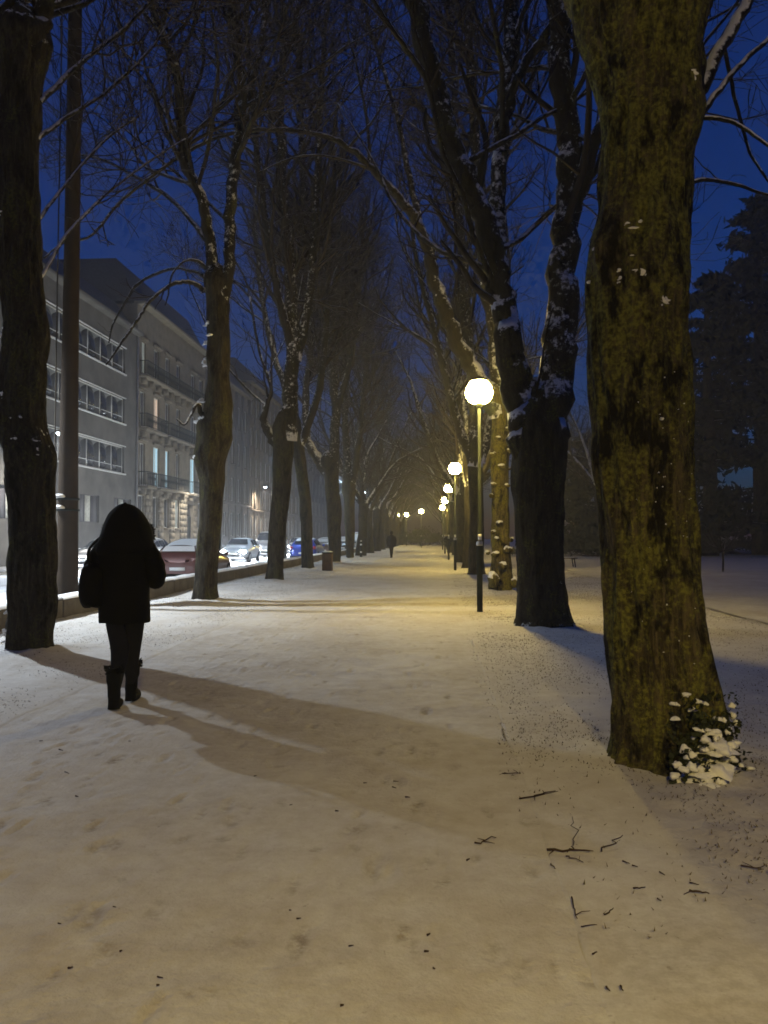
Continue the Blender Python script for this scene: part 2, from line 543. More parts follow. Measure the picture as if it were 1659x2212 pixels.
def grow(tb, pts, rad, lev, R, dens=1.0, tmin=0.25, maxlev=3, lscale=1.0, rmin=0.0055):
    if lev >= maxlev: return
    c = LEVELS[lev]
    seg = np.linalg.norm(np.diff(pts, axis=0), axis=1); L = seg.sum(); cum = np.concatenate([[0], np.cumsum(seg)])
    n = R.poisson(max(.3, c['per'] * L * (1 - tmin) * dens))
    for _ in range(n):
        t = tmin + (1 - tmin) * R.random()
        i = min(len(pts) - 2, int(np.searchsorted(cum, t * L)) - 1); i = max(i, 0)
        f = (t * L - cum[i]) / (seg[i] + 1e-9)
        b = pts[i] * (1 - f) + pts[i + 1] * f
        tn = (pts[i + 1] - pts[i]) / (seg[i] + 1e-9)
        r0 = min((rad[i] * (1 - f) + rad[i + 1] * f) * c['rr'], .075 * (0.55 ** lev))
        r0 = max(r0, rmin)
        pv_ = R.normal(size=3); pv_ -= tn * (pv_ @ tn); pv_ /= np.linalg.norm(pv_) + 1e-9
        a = math.radians(R.uniform(*c['ang']))
        d = tn * math.cos(a) + pv_ * math.sin(a)
        ln = c['len'] * lscale * R.uniform(.45, 1.25) * (1.15 - .5 * t)
        k = c['seg']; st = ln / k
        p = [b]; dd = d
        for s in range(k):
            dd = dd + R.normal(size=3) * .16 + UP * c['up'] * (.35 if s < 2 else .55) * .6
            dd = dd / np.linalg.norm(dd)
            p.append(p[-1] + dd * st)
        p = np.array(p)
        rr = np.linspace(r0, max(.35 * r0, rmin * .7), k + 1)
        tb.tube(p, rr, c['k'], cap=False)
        grow(tb, p, rr, lev + 1, R, dens, .15, maxlev, lscale, rmin)

def trunk_mesh(centers, radii, k=40, n_per=8, R=None, bump=0.06, roots=0.0, knots=(), zfreq=1.6, ridges=0.012):
    """centers: list of points bottom -> top; lumpy bark column with root flare"""
    C = catmull(centers, n_per); rr = catmull(np.array(radii)[:, None], n_per)[:, 0]
    th = np.arange(k) * (2 * math.pi / k)
    s0 = R.random() * 50
    ring = np.stack([np.cos(th), np.sin(th), 0 * th], -1)
    V = np.empty((len(C), k, 3))
    for i, (c, r) in enumerate(zip(C, rr)):
        base = ring * r
        q = np.concatenate([base / max(r, .05) * 1.1, np.full((k, 1), 0)], 1)[:, :3].copy()
        q[:, 2] = c[2] * zfreq
        nb = 1 + bump * fbm(q + s0, 3) * 1.6
        q2 = np.stack([th * 3.2 * 0 + np.cos(th) * 5, np.sin(th) * 5, np.full(k, c[2] * .7)], -1)
        nb = nb + ridges / max(r, .1) * vnoise(q2 * 2.2 + s0 + 9)
        if k >= 70:
            q3 = np.stack([np.cos(th) * r * 20, np.sin(th) * r * 20, np.full(k, c[2] * 2.6)], -1)
            nb = nb + .024 / max(r, .1) * fbm(q3 + s0, 3)
        if roots > 0:
            hgt = max(0, c[2] - C[0][2])
            nb = nb + roots * math.exp(-hgt / .16) * (0.55 + .6 * np.maximum(0, np.cos(th * 5 + s0)))
        V[i] = c + base * nb[:, None]
    for (kc, kr, ka) in knots:           # swellings
        d = np.linalg.norm(V - np.asarray(kc), axis=2)
        g = np.exp(-(d / kr) ** 2) * ka
        cc = C[:, None, :] * np.array([1, 1, 0]) + V * np.array([0, 0, 1])
        out = V - cc; out /= np.linalg.norm(out, axis=2)[..., None] + 1e-9
        V = V + out * g[..., None]
    i = np.arange(len(C) - 1)[:, None] * k; j = np.arange(k)[None, :]; j2 = (j + 1) % k
    q = np.stack([i + j, i + j2, i + k + j2, i + k + j], -1).reshape(-1, 4)
    return V.reshape(-1, 3), q, C, rr

def from_edges(edges, d):
    """edges: (y, left, right) in picture units at distance d, bottom to top"""
    cs, rs = [], []
    for e in edges:
        y, a, b = e[:3]; dd = e[3] if len(e) > 3 else d
        cs.append(P((a + b) / 2, y, dd)); rs.append((b - a) / 2 * dd / F)
    return cs, rs

def px_limb(pts):
    p = np.array([P(x, y, d) for x, y, w_, d in pts]); r = np.array([w_ / 2 * d / F for x, y, w_, d in pts])
    C = catmull(p, 5); rr = np.maximum(catmull(r[:, None], 5)[:, 0], .004)
    C[1:-1] += rng.normal(size=C[1:-1].shape) * (rr[1:-1, None] * .16)
    return C, rr

def make_tree(name, label, base, trunk, limbs, seed, mat_t, group, free=(), dens=1.0, k=40, bump=.06, roots=.35, knots=(), n_per=8, fine=3, tube_k=9, rmin=.0075, mat_l=None, extra=0):
    """trunk=(centers, radii); limbs: list of (pts, radii, grow?, tmin, lscale)"""
    R = np.random.default_rng(seed)
    root = empty(name, base); tag(root, label, "tree", group)
    off = np.array(base, float)
    tc_ = list(trunk[0]); tr_ = list(trunk[1])
    if len(limbs):
        up_ = norm(np.asarray(tc_[-1]) - np.asarray(tc_[-2])); tc_.append(tc_[-1] + up_ * tr_[-1] * .9); tr_.append(tr_[-1] * .62); tc_.append(tc_[-1] + up_ * tr_[-2] * .5); tr_.append(tr_[-2] * .12)
    v, q, C, rr = trunk_mesh(tc_, tr_, k, n_per, R, bump, roots, knots)
    mb = MB(); mb.add(v, q)
    mb.build("trunk", mat_t, root, off, True)
    tb = MB()
    limbs = list(limbs)
    if extra:
        big = [l for l in limbs if l[1][0] > .10]
        for e in range(extra):
            p, r, *_ = big[e % len(big)]; i = int(len(p) * R.uniform(.35, .75)); a = R.uniform(0, 6.28); t_ = R.uniform(.5, 1.1)
            q, qr = auto_limb(p[i], (math.cos(a) * t_, math.sin(a) * t_, R.uniform(.3, 1)), R.uniform(3.5, 6.0), min(.05, r[i] * .5), .012, R, 9, .06, .14)
            limbs.append((q, qr, 1.0, .15, 1.0))
    for (p, r, dn, tmin, ls) in limbs:
        lb = MB(); lb.tube(p, r, tube_k)
        lb.build("limb", mat_l or M['bark_limb'], root, off, True)
        if dn > 0:
            grow(tb, p, r, 0, R, dens * dn, tmin, fine, ls, rmin)
    if tb.n:
        tb.build("crown", M['bark_twig'], root, off, True)
    return root, C, rr

def auto_limb(start, d, length, r0, r1, R, seg=9, up=.12, wob=.1):
    p = [np.array(start, float)]; dd = norm(d)
    for s in range(seg):
        dd = norm(dd + R.normal(size=3) * wob + UP * up); p.append(p[-1] + dd * length / seg)
    return np.array(p), np.linspace(r0, r1, seg + 1)

ROWR = "bare trees on the lamp side of the promenade"
ROWL = "bare trees between promenade and street"
Rm = np.random.default_rng(5)

# ---- A: the massive trunk at the right, forking at the top of the picture
dA = 5.34
eA = [(1690, 1318, 1600), (1640, 1330, 1585), (1600, 1336, 1572), (1540, 1334, 1556), (1460, 1329, 1540), (1380, 1323, 1524), (1300, 1317, 1512), (1220, 1313, 1503), (1156, 1309, 1497), (1050, 1300, 1490),
      (950, 1293, 1486), (850, 1286, 1484), (760, 1281, 1480), (680, 1277, 1479), (600, 1275, 1481), (520, 1280, 1484), (430, 1292, 1482), (340, 1294, 1484), (250, 1288, 1502), (160, 1272, 1508), (80, 1250, 1520), (0, 1228, 1540), (-60, 1212, 1560)]
tA = from_edges(eA, dA)
limbsA = []
for (x0, y0, dx, dyy, dz, L, r0) in ((1300, -20, -.35, .15, 1, 7, .21), (1420, -30, -.05, .5, 1, 7, .20), (1490, -20, .35, -.1, 1, 7, .20)):
    p, r = auto_limb(P(x0, y0, dA), (dx, dyy, dz), L, r0, .05, Rm); limbsA.append((p, r, .8, .2, 1.0))
for pts in ([(1470, 270, 34, 5.4), (1515, 190, 30, 5.5), (1560, 100, 27, 5.7), (1605, 20, 25, 5.9), (1680, -120, 22, 6.3), (1760, -300, 16, 6.8)],
            [(1478, 300, 16, 5.4), (1530, 225, 14, 5.5), (1590, 150, 12, 5.7), (1665, 80, 10, 5.9), (1760, -10, 8, 6.2)],
            [(1480, 262, 12, 5.35), (1530, 254, 10, 5.3), (1590, 268, 9, 5.2), (1640, 300, 8, 5.1), (1720, 360, 5, 5.0)],
            [(1565, 105, 9, 5.7), (1585, 200, 8, 5.7), (1605, 280, 7, 5.7), (1625, 340, 6, 5.7), (1680, 420, 5, 5.6)],
            [(1478, 395, 11, 5.5), (1530, 388, 9, 5.7), (1590, 398, 8, 6.0), (1650, 418, 6, 6.2), (1760, 440, 5, 6.5)]):
    p, r = px_limb(pts); limbsA.append((p, r, .45, .35, .6))
knA = [(P(1290, 580, dA - .25), .30, .035), (P(1330, 700, dA - .3), .22, .03), (P(1490, 255, dA - .15), .16, .05), (P(1300, 540, dA - .2), .12, .04), (P(1470, 600, dA - .2), .2, .02)]
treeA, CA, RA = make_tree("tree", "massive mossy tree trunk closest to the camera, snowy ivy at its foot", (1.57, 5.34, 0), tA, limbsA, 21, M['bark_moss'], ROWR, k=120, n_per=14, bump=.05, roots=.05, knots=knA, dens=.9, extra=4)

# snow lumps caught on the bark of A (each on a small bark shelf)
def stuck_snow(root, items, mat=None, base=(0, 0, 0)):
    """each item is one ragged flat patch of snow pressed on the bark"""
    for (c, r, s) in items:
        k = 18; n = 9
        ph = np.linspace(.06, math.pi - .06, n); th = np.arange(k) * (2 * math.pi / k)
        d = np.stack([np.sin(ph)[:, None] * np.cos(th), np.sin(ph)[:, None] * np.sin(th), np.repeat(np.cos(ph)[:, None], k, 1)], -1)
        f_ = 1 + .55 * fbm(d * 1.3 + s * 3.1, 2)
        v = d * np.maximum(f_, .3)[..., None] * np.asarray(r) * 1.15
        v[..., 2] -= .35 * np.abs(v[..., 0]) * (.5 + .5 * math.sin(s))
        i = np.arange(n - 1)[:, None] * k; j = np.arange(k)[None, :]; j2 = (j + 1) % k
        b = MB(); b.add((v + np.asarray(c)).reshape(-1, 3), np.stack([i + j, i + k + j, i + k + j2, i + j2], -1).reshape(-1, 4))
        b.build("snow_clump", mat or M['snow_cap'], root, np.array(base), True)

def surf(C, rr, vx, vy, d):
    """front surface of a trunk at a picture position"""
    q = P(vx, vy, d); i = int(np.argmin(np.abs(C[:, 2] - q[2])))
    lx = q[0] - C[i][0]; r = rr[i] * 1.0
    dy = math.sqrt(max(0, r * r - min(lx * lx, r * r * .98)))
    return np.array([q[0], C[i][1] - dy, q[2]])
items = []
for (x, y, n, w_, h_) in ((1325, 525, 16, 34, 7), (1300, 548, 10, 22, 7), (1320, 588, 8, 24, 4), (1300, 612, 12, 24, 5), (1365, 622, 10, 24, 4), (1335, 630, 8, 20, 3), (1395, 675, 12, 28, 4), (1385, 690, 8, 20, 3),
                          (1470, 207, 3, 22, 4), (1405, 920, 1, 10, 3), (1445, 1480, 3, 16, 5), (1430, 1500, 3, 14, 5), (1478, 1500, 5, 24, 6)):
    for _ in range(n):
        s = surf(CA, RA, x + random.gauss(0, w_ * .45), y + random.gauss(0, h_), dA)
        items.append((s, (random.uniform(.008, .028), .013, random.uniform(.005, .011)), random.random() * 90))
stuck_snow(treeA, items, base=(1.57, 5.34, 0))
# little white lichen spots
lb = MB()
for _ in range(46):
    s = surf(CA, RA, random.uniform(1330, 1480), random.uniform(750, 1500), dA)
    lb.blob(s, (random.uniform(.002, .006), .004, random.uniform(.0015, .005)), random.random() * 50, 6, .7)
lo = lb.build("lichen_speck", M['snow_cap'], treeA, np.array((1.57, 5.34, 0))); tag(lo, kind="stuff")

# ---- B: forked tree behind the first lamp
dB = 13.0
eB = [(1372, 1098, 1262), (1355, 1110, 1240), (1330, 1117, 1229), (1290, 1119, 1221), (1240, 1119, 1216), (1156, 1115, 1213), (1080, 1112, 1217), (1010, 1109, 1222), (960, 1107, 1222), (915, 1108, 1218), (880, 1115, 1208)]
tB = from_edges(eB, dB)
limbsB = []
for pts, g_, ls in (
    ([(1154, 1010, 84, 13), (1138, 940, 84, 13), (1120, 860, 74, 13), (1100, 750, 62, 12.9), (1085, 640, 54, 12.8), (1058, 520, 50, 12.7), (1012, 400, 48, 12.6), (968, 290, 46, 12.5), (930, 150, 45, 12.4), (893, 0, 42, 12.3), (850, -180, 30, 12.2), (800, -380, 14, 12.1)], .9, 1.0),
    ([(1174, 1010, 84, 13), (1190, 940, 84, 13), (1203, 840, 77, 13), (1210, 700, 70, 13.1), (1218, 560, 62, 13.1), (1232, 420, 55, 13.2), (1230, 300, 52, 13.2), (1212, 150, 48, 13.2), (1205, 0, 42, 13.2), (1195, -180, 30, 13.2), (1170, -400, 14, 13.2)], .8, 1.0),
    ([(1082, 640, 40, 12.9), (1078, 520, 36, 13.2), (1076, 380, 34, 13.5), (1090, 230, 36, 13.7), (1104, 60, 36, 13.9), (1110, -120, 26, 14), (1120, -350, 12, 14)], .8, 1.0),
    ([(1235, 440, 40, 13.2), (1268, 352, 34, 13.0), (1300, 270, 28, 12.8), (1340, 160, 20, 12.6), (1370, 0, 12, 12.4)], .8, .8),
    ([(1080, 250, 22, 13.7), (1140, 130, 20, 13.5), (1190, 60, 18, 13.3), (1260, -60, 14, 13.1)], .6, .8),
    ([(940, 200, 14, 12.4), (880, 110, 12, 12.0), (845, 60, 10, 11.7), (800, -10, 8, 11.4)], .6, .8),
    ([(1150, 880, 7, 12.8), (1168, 800, 5, 12.6), (1180, 720, 4, 12.5), (1195, 660, 3, 12.4)], .2, .4)):
    p, r = px_limb(pts); limbsB.append((p, r, g_, .3, ls))
treeB, CB, RB = make_tree("tree", "broad forked tree with dark trunk standing just behind the first glowing lamp", (1.77, 13, 0), tB, limbsB, 22, M['bark_dark'], ROWR, k=72, n_per=10, roots=.12, bump=.05, tube_k=14, dens=.95, extra=13)

# ---- C: the burled yellow-lit trunk with the long arching limb
dC = 20.9
eC = [(1290, 1048, 1122), (1278, 1055, 1112), (1250, 1058, 1108), (1200, 1062, 1102), (1156, 1062, 1099), (1080, 1061, 1097), (1000, 1058, 1098), (940, 1062, 1100), (890, 1060, 1098), (850, 1050, 1088)]
tC = from_edges(eC, dC)
limbsC = []
for pts, g_, ls in (
    ([(1075, 900, 38, 20.9), (1035, 820, 36, 20.9), (988, 742, 34, 20.8), (961, 664, 32, 20.7), (938, 605, 29, 20.6), (926, 546, 26, 20.5), (899, 481, 23, 20.3), (852, 414, 20, 20.0), (805, 367, 17, 19.7), (762, 324, 14, 19.4), (707, 297, 12, 19.0), (633, 281, 10.5, 18.6), (547, 281, 9.5, 18.2), (469, 297, 8.5, 17.8), (391, 336, 8, 17.4), (320, 387, 7.5, 17.1), (254, 441, 7, 16.8), (199, 508, 6, 16.5), (137, 525, 5, 16.3), (94, 558, 4, 16.1)], .35, .8),
    ([(1080, 900, 34, 20.9), (1070, 760, 30, 21.2), (1050, 600, 28, 21.4), (1040, 400, 24, 21.6), (1020, 200, 20, 21.8), (1010, 0, 16, 22), (1000, -250, 8, 22)], 1.0, 1.2),
    ([(805, 367, 8, 19.7), (740, 345, 6, 19.3), (680, 335, 5, 19), (620, 345, 4, 18.7), (560, 372, 3, 18.3)], .4, .6),
    ([(910, 500, 16, 20.4), (880, 360, 13, 20.6), (850, 220, 10, 20.8), (800, 60, 8, 21), (760, -100, 5, 21)], .9, 1.0)):
    p, r = px_limb(pts); limbsC.append((p, r, g_, .35, ls))
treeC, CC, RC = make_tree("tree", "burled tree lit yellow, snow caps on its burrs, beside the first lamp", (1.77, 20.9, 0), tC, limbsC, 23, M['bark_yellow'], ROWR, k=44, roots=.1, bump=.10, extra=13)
offC = np.array((1.77, 20.9, 0))
for (x, y, w_, h_) in ((1070, 1252, 24, 26), (1104, 1258, 14, 18), (1082, 1222, 15, 14), (1092, 1188, 20, 13), (1072, 1197, 13, 10), (1060, 1194, 8, 8), (1074, 1165, 10, 9), (1098, 1166, 8, 9), (1078, 1132, 14, 10), (1068, 1150, 8, 8),
                       (1066, 1072, 10, 8), (1090, 1050, 10, 7), (1070, 1048, 12, 7), (1082, 1010, 12, 9), (1068, 985, 14, 10), (1094, 975, 9, 8), (1076, 950, 12, 8), (1090, 930, 10, 8)):
    s = surf(CC, RC, x, y, dC); sc = dC / F
    out_ = s - np.array([CC[len(CC) // 3][0], dC, s[2]]); out_ = norm(out_ * np.array([1, .6, 0])); s = s + out_ * .07
    b = MB(); b.blob(s, (w_ * .58 * sc, w_ * .58 * sc, h_ * .6 * sc), x * .7, 14, .35)
    bo = b.build("burr", M['bark_yellow'], treeC, offC, True)
    if random.random() < .2: continue
    w_ *= random.uniform(.55, 1.15)
    b = MB(); b.blob(s + np.array([random.uniform(-.04, .04), -.02, h_ * .36 * sc]), (w_ * .5 * sc, w_ * .5 * sc, h_ * .36 * sc), x * .3, 14, .35, .4)
    b.build("snow_cap", M['snow_cap'], bo, offC, True)

# ---- left row
dL = 9.8
eL1 = [(1436, 2, 128), (1420, 9, 117), (1390, 14, 114), (1340, 17, 117), (1282, 20, 120), (1200, 22, 120), (1135, 22, 119), (1080, 18, 119), (1038, 14, 120), (989, 9, 124), (940, 4, 108), (908, 2, 99), (842, 0, 99), (780, 6, 101), (723, 14, 103), (650, 8, 95), (586, -2, 91), (480, -4, 87), (390, -2, 85), (290, 2, 85), (195, 2, 88), (120, -6, 100), (80, -14, 106)]
tL1 = from_edges(eL1, dL)
limbsL1 = []
for pts, g_, ls in (([(60, 130, 62, 9.8), (84, 60, 46, 9.8), (104, 0, 40, 9.8), (130, -100, 34, 9.9), (150, -300, 24, 10)], .7, .9),
                    ([(30, 130, 50, 9.8), (0, 60, 38, 9.7), (-40, -40, 32, 9.6), (-80, -250, 22, 9.5)], .7, .9),
                    ([(80, 300, 12, 9.9), (150, 250, 9, 10.4), (240, 190, 8, 11), (330, 100, 6, 11.6), (380, 20, 5, 12)], .9, .8),
                    ([(80, 480, 9, 9.9), (140, 400, 7, 10.4), (230, 300, 6, 11), (300, 250, 5, 11.5)], 1.2, .8),
                    ([(88, 600, 9, 9.9), (150, 500, 8, 10.6), (230, 420, 6, 11.4), (320, 350, 5, 12.2), (400, 300, 4, 13)], 1.2, .9),
                    ([(85, 220, 14, 9.9), (170, 140, 11, 10.6), (270, 60, 9, 11.4), (360, -40, 7, 12)], 1.3, 1.0)):
    p, r = px_limb(pts); limbsL1.append((p, r, g_, .3, ls))
knL1 = [(P(20, 880, dL - .2), .22, .05), (P(112, 985, dL - .15), .12, .06), (P(50, 960, dL - .3), .25, .03), (P(30, 730, dL - .2), .2, .05), (P(50, 810, dL - .25), .2, .03), (P(112, 1310, dL - .1), .12, .05)]
treeL1, CL1, RL1 = make_tree("tree", "lumpy thick trunk left of the walker, cut by the picture edge", (-4.96, 9.8, 0), tL1, limbsL1, 31, M['bark'], ROWL, k=96, roots=.10, bump=.085, knots=knL1, n_per=11, extra=13)
items = []
for (x, y, n, w_, h_) in ((25, 720, 5, 16, 7), (8, 780, 3, 8, 6), (20, 895, 5, 14, 8), (95, 975, 6, 14, 7), (50, 905, 3, 12, 6), (55, 960, 3, 16, 6), (30, 860, 3, 10, 6), (20, 475, 2, 10, 4), (40, 1395, 5, 26, 10), (25, 1360, 3, 10, 8), (80, 1400, 2, 12, 8), (25, 1320, 2, 5, 6)):
    for _ in range(n):
        s = surf(CL1, RL1, x + random.gauss(0, w_ * .5), y + random.gauss(0, h_), dL)
        items.append((s, (random.uniform(.012, .05), .012, random.uniform(.008, .022)), random.random() * 90))
stuck_snow(treeL1, items, base=(-4.96, 9.8, 0))

d2 = 17.4
eL2 = [(1316, 405, 484), (1306, 414, 474), (1280, 417, 471), (1233, 421, 471), (1135, 429, 478), (1080, 432, 482), (1038, 432, 487), (999, 424, 489), (960, 424, 498), (920, 430, 501), (876, 443, 500), (842, 445, 499), (772, 448, 495), (668, 446, 494), (629, 440, 493), (605, 440, 495)]
tL2 = from_edges(eL2, d2)
limbsL2 = []
for pts, g_, ls in (
    ([(465, 650, 36, 17.4), (462, 590, 28, 17.4), (452, 510, 25, 17.4), (432, 422, 24, 17.3), (398, 345, 22, 17.2), (385, 176, 20, 17), (352, 78, 18, 16.9), (322, -10, 16, 16.8), (280, -200, 10, 16.6)], .9, 1.0),
    ([(478, 650, 36, 17.4), (494, 570, 26, 17.4), (497, 469, 25, 17.5), (508, 351, 24, 17.6), (523, 234, 22, 17.7), (525, 190, 20, 17.7), (503, 70, 17, 17.8), (490, -60, 13, 17.9), (480, -250, 8, 18)], .9, 1.0),
    ([(440, 630, 14, 17.3), (427, 616, 11, 17.2), (401, 608, 10, 17.1), (370, 615, 9, 17), (344, 632, 8, 16.9), (321, 653, 7.5, 16.8), (305, 679, 7, 16.7), (284, 710, 6.5, 16.6), (263, 739, 6, 16.5), (242, 770, 5, 16.4), (229, 788, 3.5, 16.4)], .3, .35),
    ([(445, 600, 12, 17.4), (425, 588, 8, 17.5), (380, 580, 7, 17.6), (341, 590, 7, 17.7), (297, 614, 6.5, 17.8), (274, 647, 6, 17.9), (255, 679, 5, 18), (242, 707, 4, 18), (235, 741, 3, 18)], .25, .4),
    ([(445, 580, 9, 17.4), (427, 564, 7, 17.2), (399, 564, 5, 17), (375, 588, 4.5, 16.9), (367, 611, 4, 16.9), (363, 637, 3.5, 16.9), (357, 660, 3, 16.9)], .3, .35),
    ([(440, 905, 14, 17.3), (427, 872, 9, 17.1), (410, 900, 6, 17), (398, 917, 5, 16.9), (382, 905, 4, 16.9)], .2, .3),
    ([(524, 230, 18, 17.7), (560, 120, 14, 17.9), (575, 0, 12, 18.1), (590, -160, 8, 18.3)], .9, .9),
    ([(495, 480, 9, 17.5), (420, 410, 6, 17.8), (330, 330, 5, 18), (260, 270, 4, 18.2)], 1.3, .9),
    ([(455, 530, 12, 17.4), (380, 440, 10, 17.8), (300, 385, 8, 18.2), (220, 345, 6, 18.6), (150, 330, 4, 19)], 1.3, 1.1),
    ([(440, 450, 12, 17.3), (390, 300, 10, 17.6), (320, 190, 8, 18), (250, 90, 6, 18.4)], 1.4, 1.2)):
    p, r = px_limb(pts); limbsL2.append((p, r, g_, .3, ls))
knL2 = [(P(432, 985, d2 - .2), .22, .07), (P(490, 950, d2 - .2), .25, .06), (P(432, 915, d2 - .2), .2, .08), (P(440, 770, d2 - .2), .16, .05)]
treeL2, CL2, RL2 = make_tree("tree", "knobbly snow-dusted tree second along the low wall, arching snowy shoots", (-4.97, 17.4, 0), tL2, limbsL2, 32, M['bark'], ROWL, k=44, roots=.1, bump=.08, knots=knL2, extra=13)
items = []
for (x, y, n, w_, h_) in ((440, 905, 6, 12, 6), (432, 985, 4, 8, 5), (445, 740, 2, 7, 3), (446, 775, 2, 7, 3), (450, 700, 2, 7, 3), (458, 730, 1, 5, 2), (442, 790, 2, 6, 4), (438, 870, 3, 5, 6), (440, 1330, 1, 2, 2)):
    for _ in range(n):
        s = surf(CL2, RL2, x + random.gauss(0, w_ * .5), y + random.gauss(0, h_), d2)
        items.append((s, (random.uniform(.03, .07), .05, random.uniform(.02, .035)), random.random() * 90))
stuck_snow(treeL2, items, base=(-4.97, 17.4, 0))

def px_tree(label, base, d, edges, limbs, seed, group=ROWL, mat='bark', **kw):
    ls = []
    for pts, g_, l_ in limbs:
        p, r = px_limb(pts); ls.append((p, r, g_, .2, l_))
    return make_tree("tree", label, base, from_edges(edges, d), ls, seed, M[mat], group, k=28, n_per=6, roots=.12, extra=7, **kw)

px_tree("snow-flecked leaning tree third along the low wall", (-5.12, 25.6, 0), 25.6,
        [(1264, 562, 622), (1256, 571, 613), (1230, 575, 613), (1147, 581, 618), (1049, 587, 628), (984, 589, 633), (935, 588, 636), (900, 598, 642)],
        [([(622, 950, 40, 25.6), (624, 854, 34, 25.7), (631, 756, 30, 25.8), (628, 600, 26, 26), (612, 420, 24, 26.2), (604, 240, 20, 26.4), (612, 60, 16, 26.6), (600, -160, 8, 26.8)], 1.0, 1.3),
         ([(600, 960, 26, 25.6), (578, 930, 20, 25.5), (570, 896, 15, 25.4), (585, 840, 8, 25.3), (560, 760, 6, 25.2), (540, 640, 5, 25)], .9, .9),
         ([(632, 760, 22, 25.8), (600, 640, 18, 25.4), (575, 500, 16, 25.2), (556, 350, 14, 25), (540, 180, 12, 24.8), (530, 0, 8, 24.6)], 1.0, 1.2),
         ([(640, 780, 22, 25.8), (668, 640, 18, 26), (680, 480, 16, 26.2), (690, 300, 13, 26.4), (700, 100, 10, 26.6), (720, -100, 6, 26.8)], 1.0, 1.2)], 33)
px_tree("slim left-leaning tree just before the litter bin", (-5.37, 34, 0), 34,
        [(1240, 644, 690), (1232, 650, 681), (1200, 651, 677), (1098, 647, 673), (1033, 642, 666), (960, 628, 656), (900, 620, 646)],
        [([(636, 930, 26, 34), (630, 800, 22, 34), (650, 620, 19, 34.2), (655, 420, 16, 34.4), (648, 200, 12, 34.6), (640, 0, 8, 34.8)], 1.1, 1.5),
         ([(650, 960, 18, 34), (690, 840, 16, 33.6), (705, 680, 14, 33.4), (712, 500, 11, 33.2), (730, 320, 9, 33)], 1.1, 1.5),
         ([(638, 900, 16, 34), (590, 760, 13, 34.4), (560, 600, 11, 34.8), (548, 420, 8, 35)], 1.1, 1.4)], 34, rmin=.008)
px_tree("left-leaning forked tree right behind the litter bin", (-5.34, 42.4, 0), 42.4,
        [(1226, 702, 745), (1217, 708, 737), (1180, 709, 736), (1098, 705, 737), (1040, 700, 733), (1000, 692, 732)],
        [([(706, 1020, 26, 42.4), (682, 985, 22, 42.4), (664, 950, 18, 42.4), (660, 860, 15, 42.5), (672, 720, 13, 42.6), (668, 540, 10, 42.8), (660, 360, 7, 43)], 1.1, 1.7),
         ([(720, 1020, 24, 42.4), (724, 900, 21, 42.4), (720, 760, 18, 42.4), (728, 580, 14, 42.4), (735, 400, 10, 42.4), (740, 250, 6, 42.4)], 1.1, 1.7),
         ([(724, 900, 15, 42.4), (760, 760, 12, 42), (775, 600, 10, 41.6), (790, 450, 7, 41.2)], 1.1, 1.7)], 35, rmin=.009)
px_tree("swollen-headed tree just before the striped bollard", (-5.2, 49.7, 0), 49.7,
        [(1214, 740, 772), (1207, 747, 766), (1170, 746, 765), (1081, 742, 767), (1060, 738, 770), (1030, 742, 764)],
        [([(752, 1050, 22, 49.7), (748, 960, 16, 49.7), (744, 850, 14, 49.7), (752, 700, 12, 49.7), (758, 540, 8, 49.7)], 1.2, 2.0),
         ([(758, 1050, 18, 49.7), (776, 950, 13, 49.3), (788, 820, 11, 49), (800, 680, 8, 48.7)], 1.2, 2.0)], 36, rmin=.010)
px_tree("dark ragged trunk between burled tree and second lamp", (1.5, 29, 0), 29,
        [(1252, 1004, 1058), (1244, 1010, 1050), (1200, 1012, 1046), (1120, 1014, 1044), (1040, 1012, 1042), (980, 1010, 1044)],
        [([(1026, 1010, 34, 29), (1030, 880, 30, 29), (1010, 740, 26, 29.2), (1000, 560, 22, 29.4), (985, 380, 18, 29.6), (980, 180, 12, 29.8), (975, 0, 8, 30)], 1.1, 1.5),
         ([(1024, 1000, 24, 29), (985, 900, 19, 29), (960, 800, 16, 29), (930, 690, 13, 28.8), (900, 560, 10, 28.6), (880, 420, 7, 28.4)], 1.1, 1.4),
         ([(1036, 1000, 24, 29), (1070, 860, 18, 29.3), (1090, 700, 15, 29.6), (1100, 520, 10, 30)], 1.1, 1.4)], 37, ROWR, rmin=.008)

# ---- far trees: three prototypes, copied with their parts
def proto_tree(seed, h=14.0, label="", loc=(0, 0, 0)):
    R = np.random.default_rng(seed)
    fork = R.uniform(3.2, 4.2); r = R.uniform(.30, .38)
    lean = R.normal(size=2) * .12
    cs = [np.array([0, 0, -.1]), np.array([0, 0, .15]), np.array([lean[0] * .3, lean[1] * .3, 1.2]), np.array([lean[0] * .7, lean[1] * .7, 2.4]), np.array([lean[0], lean[1], fork])]
    rs = [r * 1.35, r * 1.1, r, r * .95, r * 1.05]
    limbs = []
    nl = R.integers(4, 6)
    for i in range(nl):
        a = 2 * math.pi * (i + R.uniform(-.25, .25)) / nl; tilt = R.uniform(.2, .65)
        p, rr = auto_limb(cs[-1] - np.array([0, 0, .25]), (math.cos(a) * tilt, math.sin(a) * tilt, 1), h - fork - R.uniform(1, 4), r * .55, .045, R, 9, .07, .13)
        limbs.append((p, rr, 1.0, .12, 1.25))
    t, _, _ = make_tree("tree", label, (0, 0, 0), (cs, rs), limbs, seed + 100, M['bark'], "far bare trees of the avenue", k=18, n_per=5, bump=.09, roots=.15, tube_k=7, rmin=.009, dens=.95)
    t.location = loc
    return t

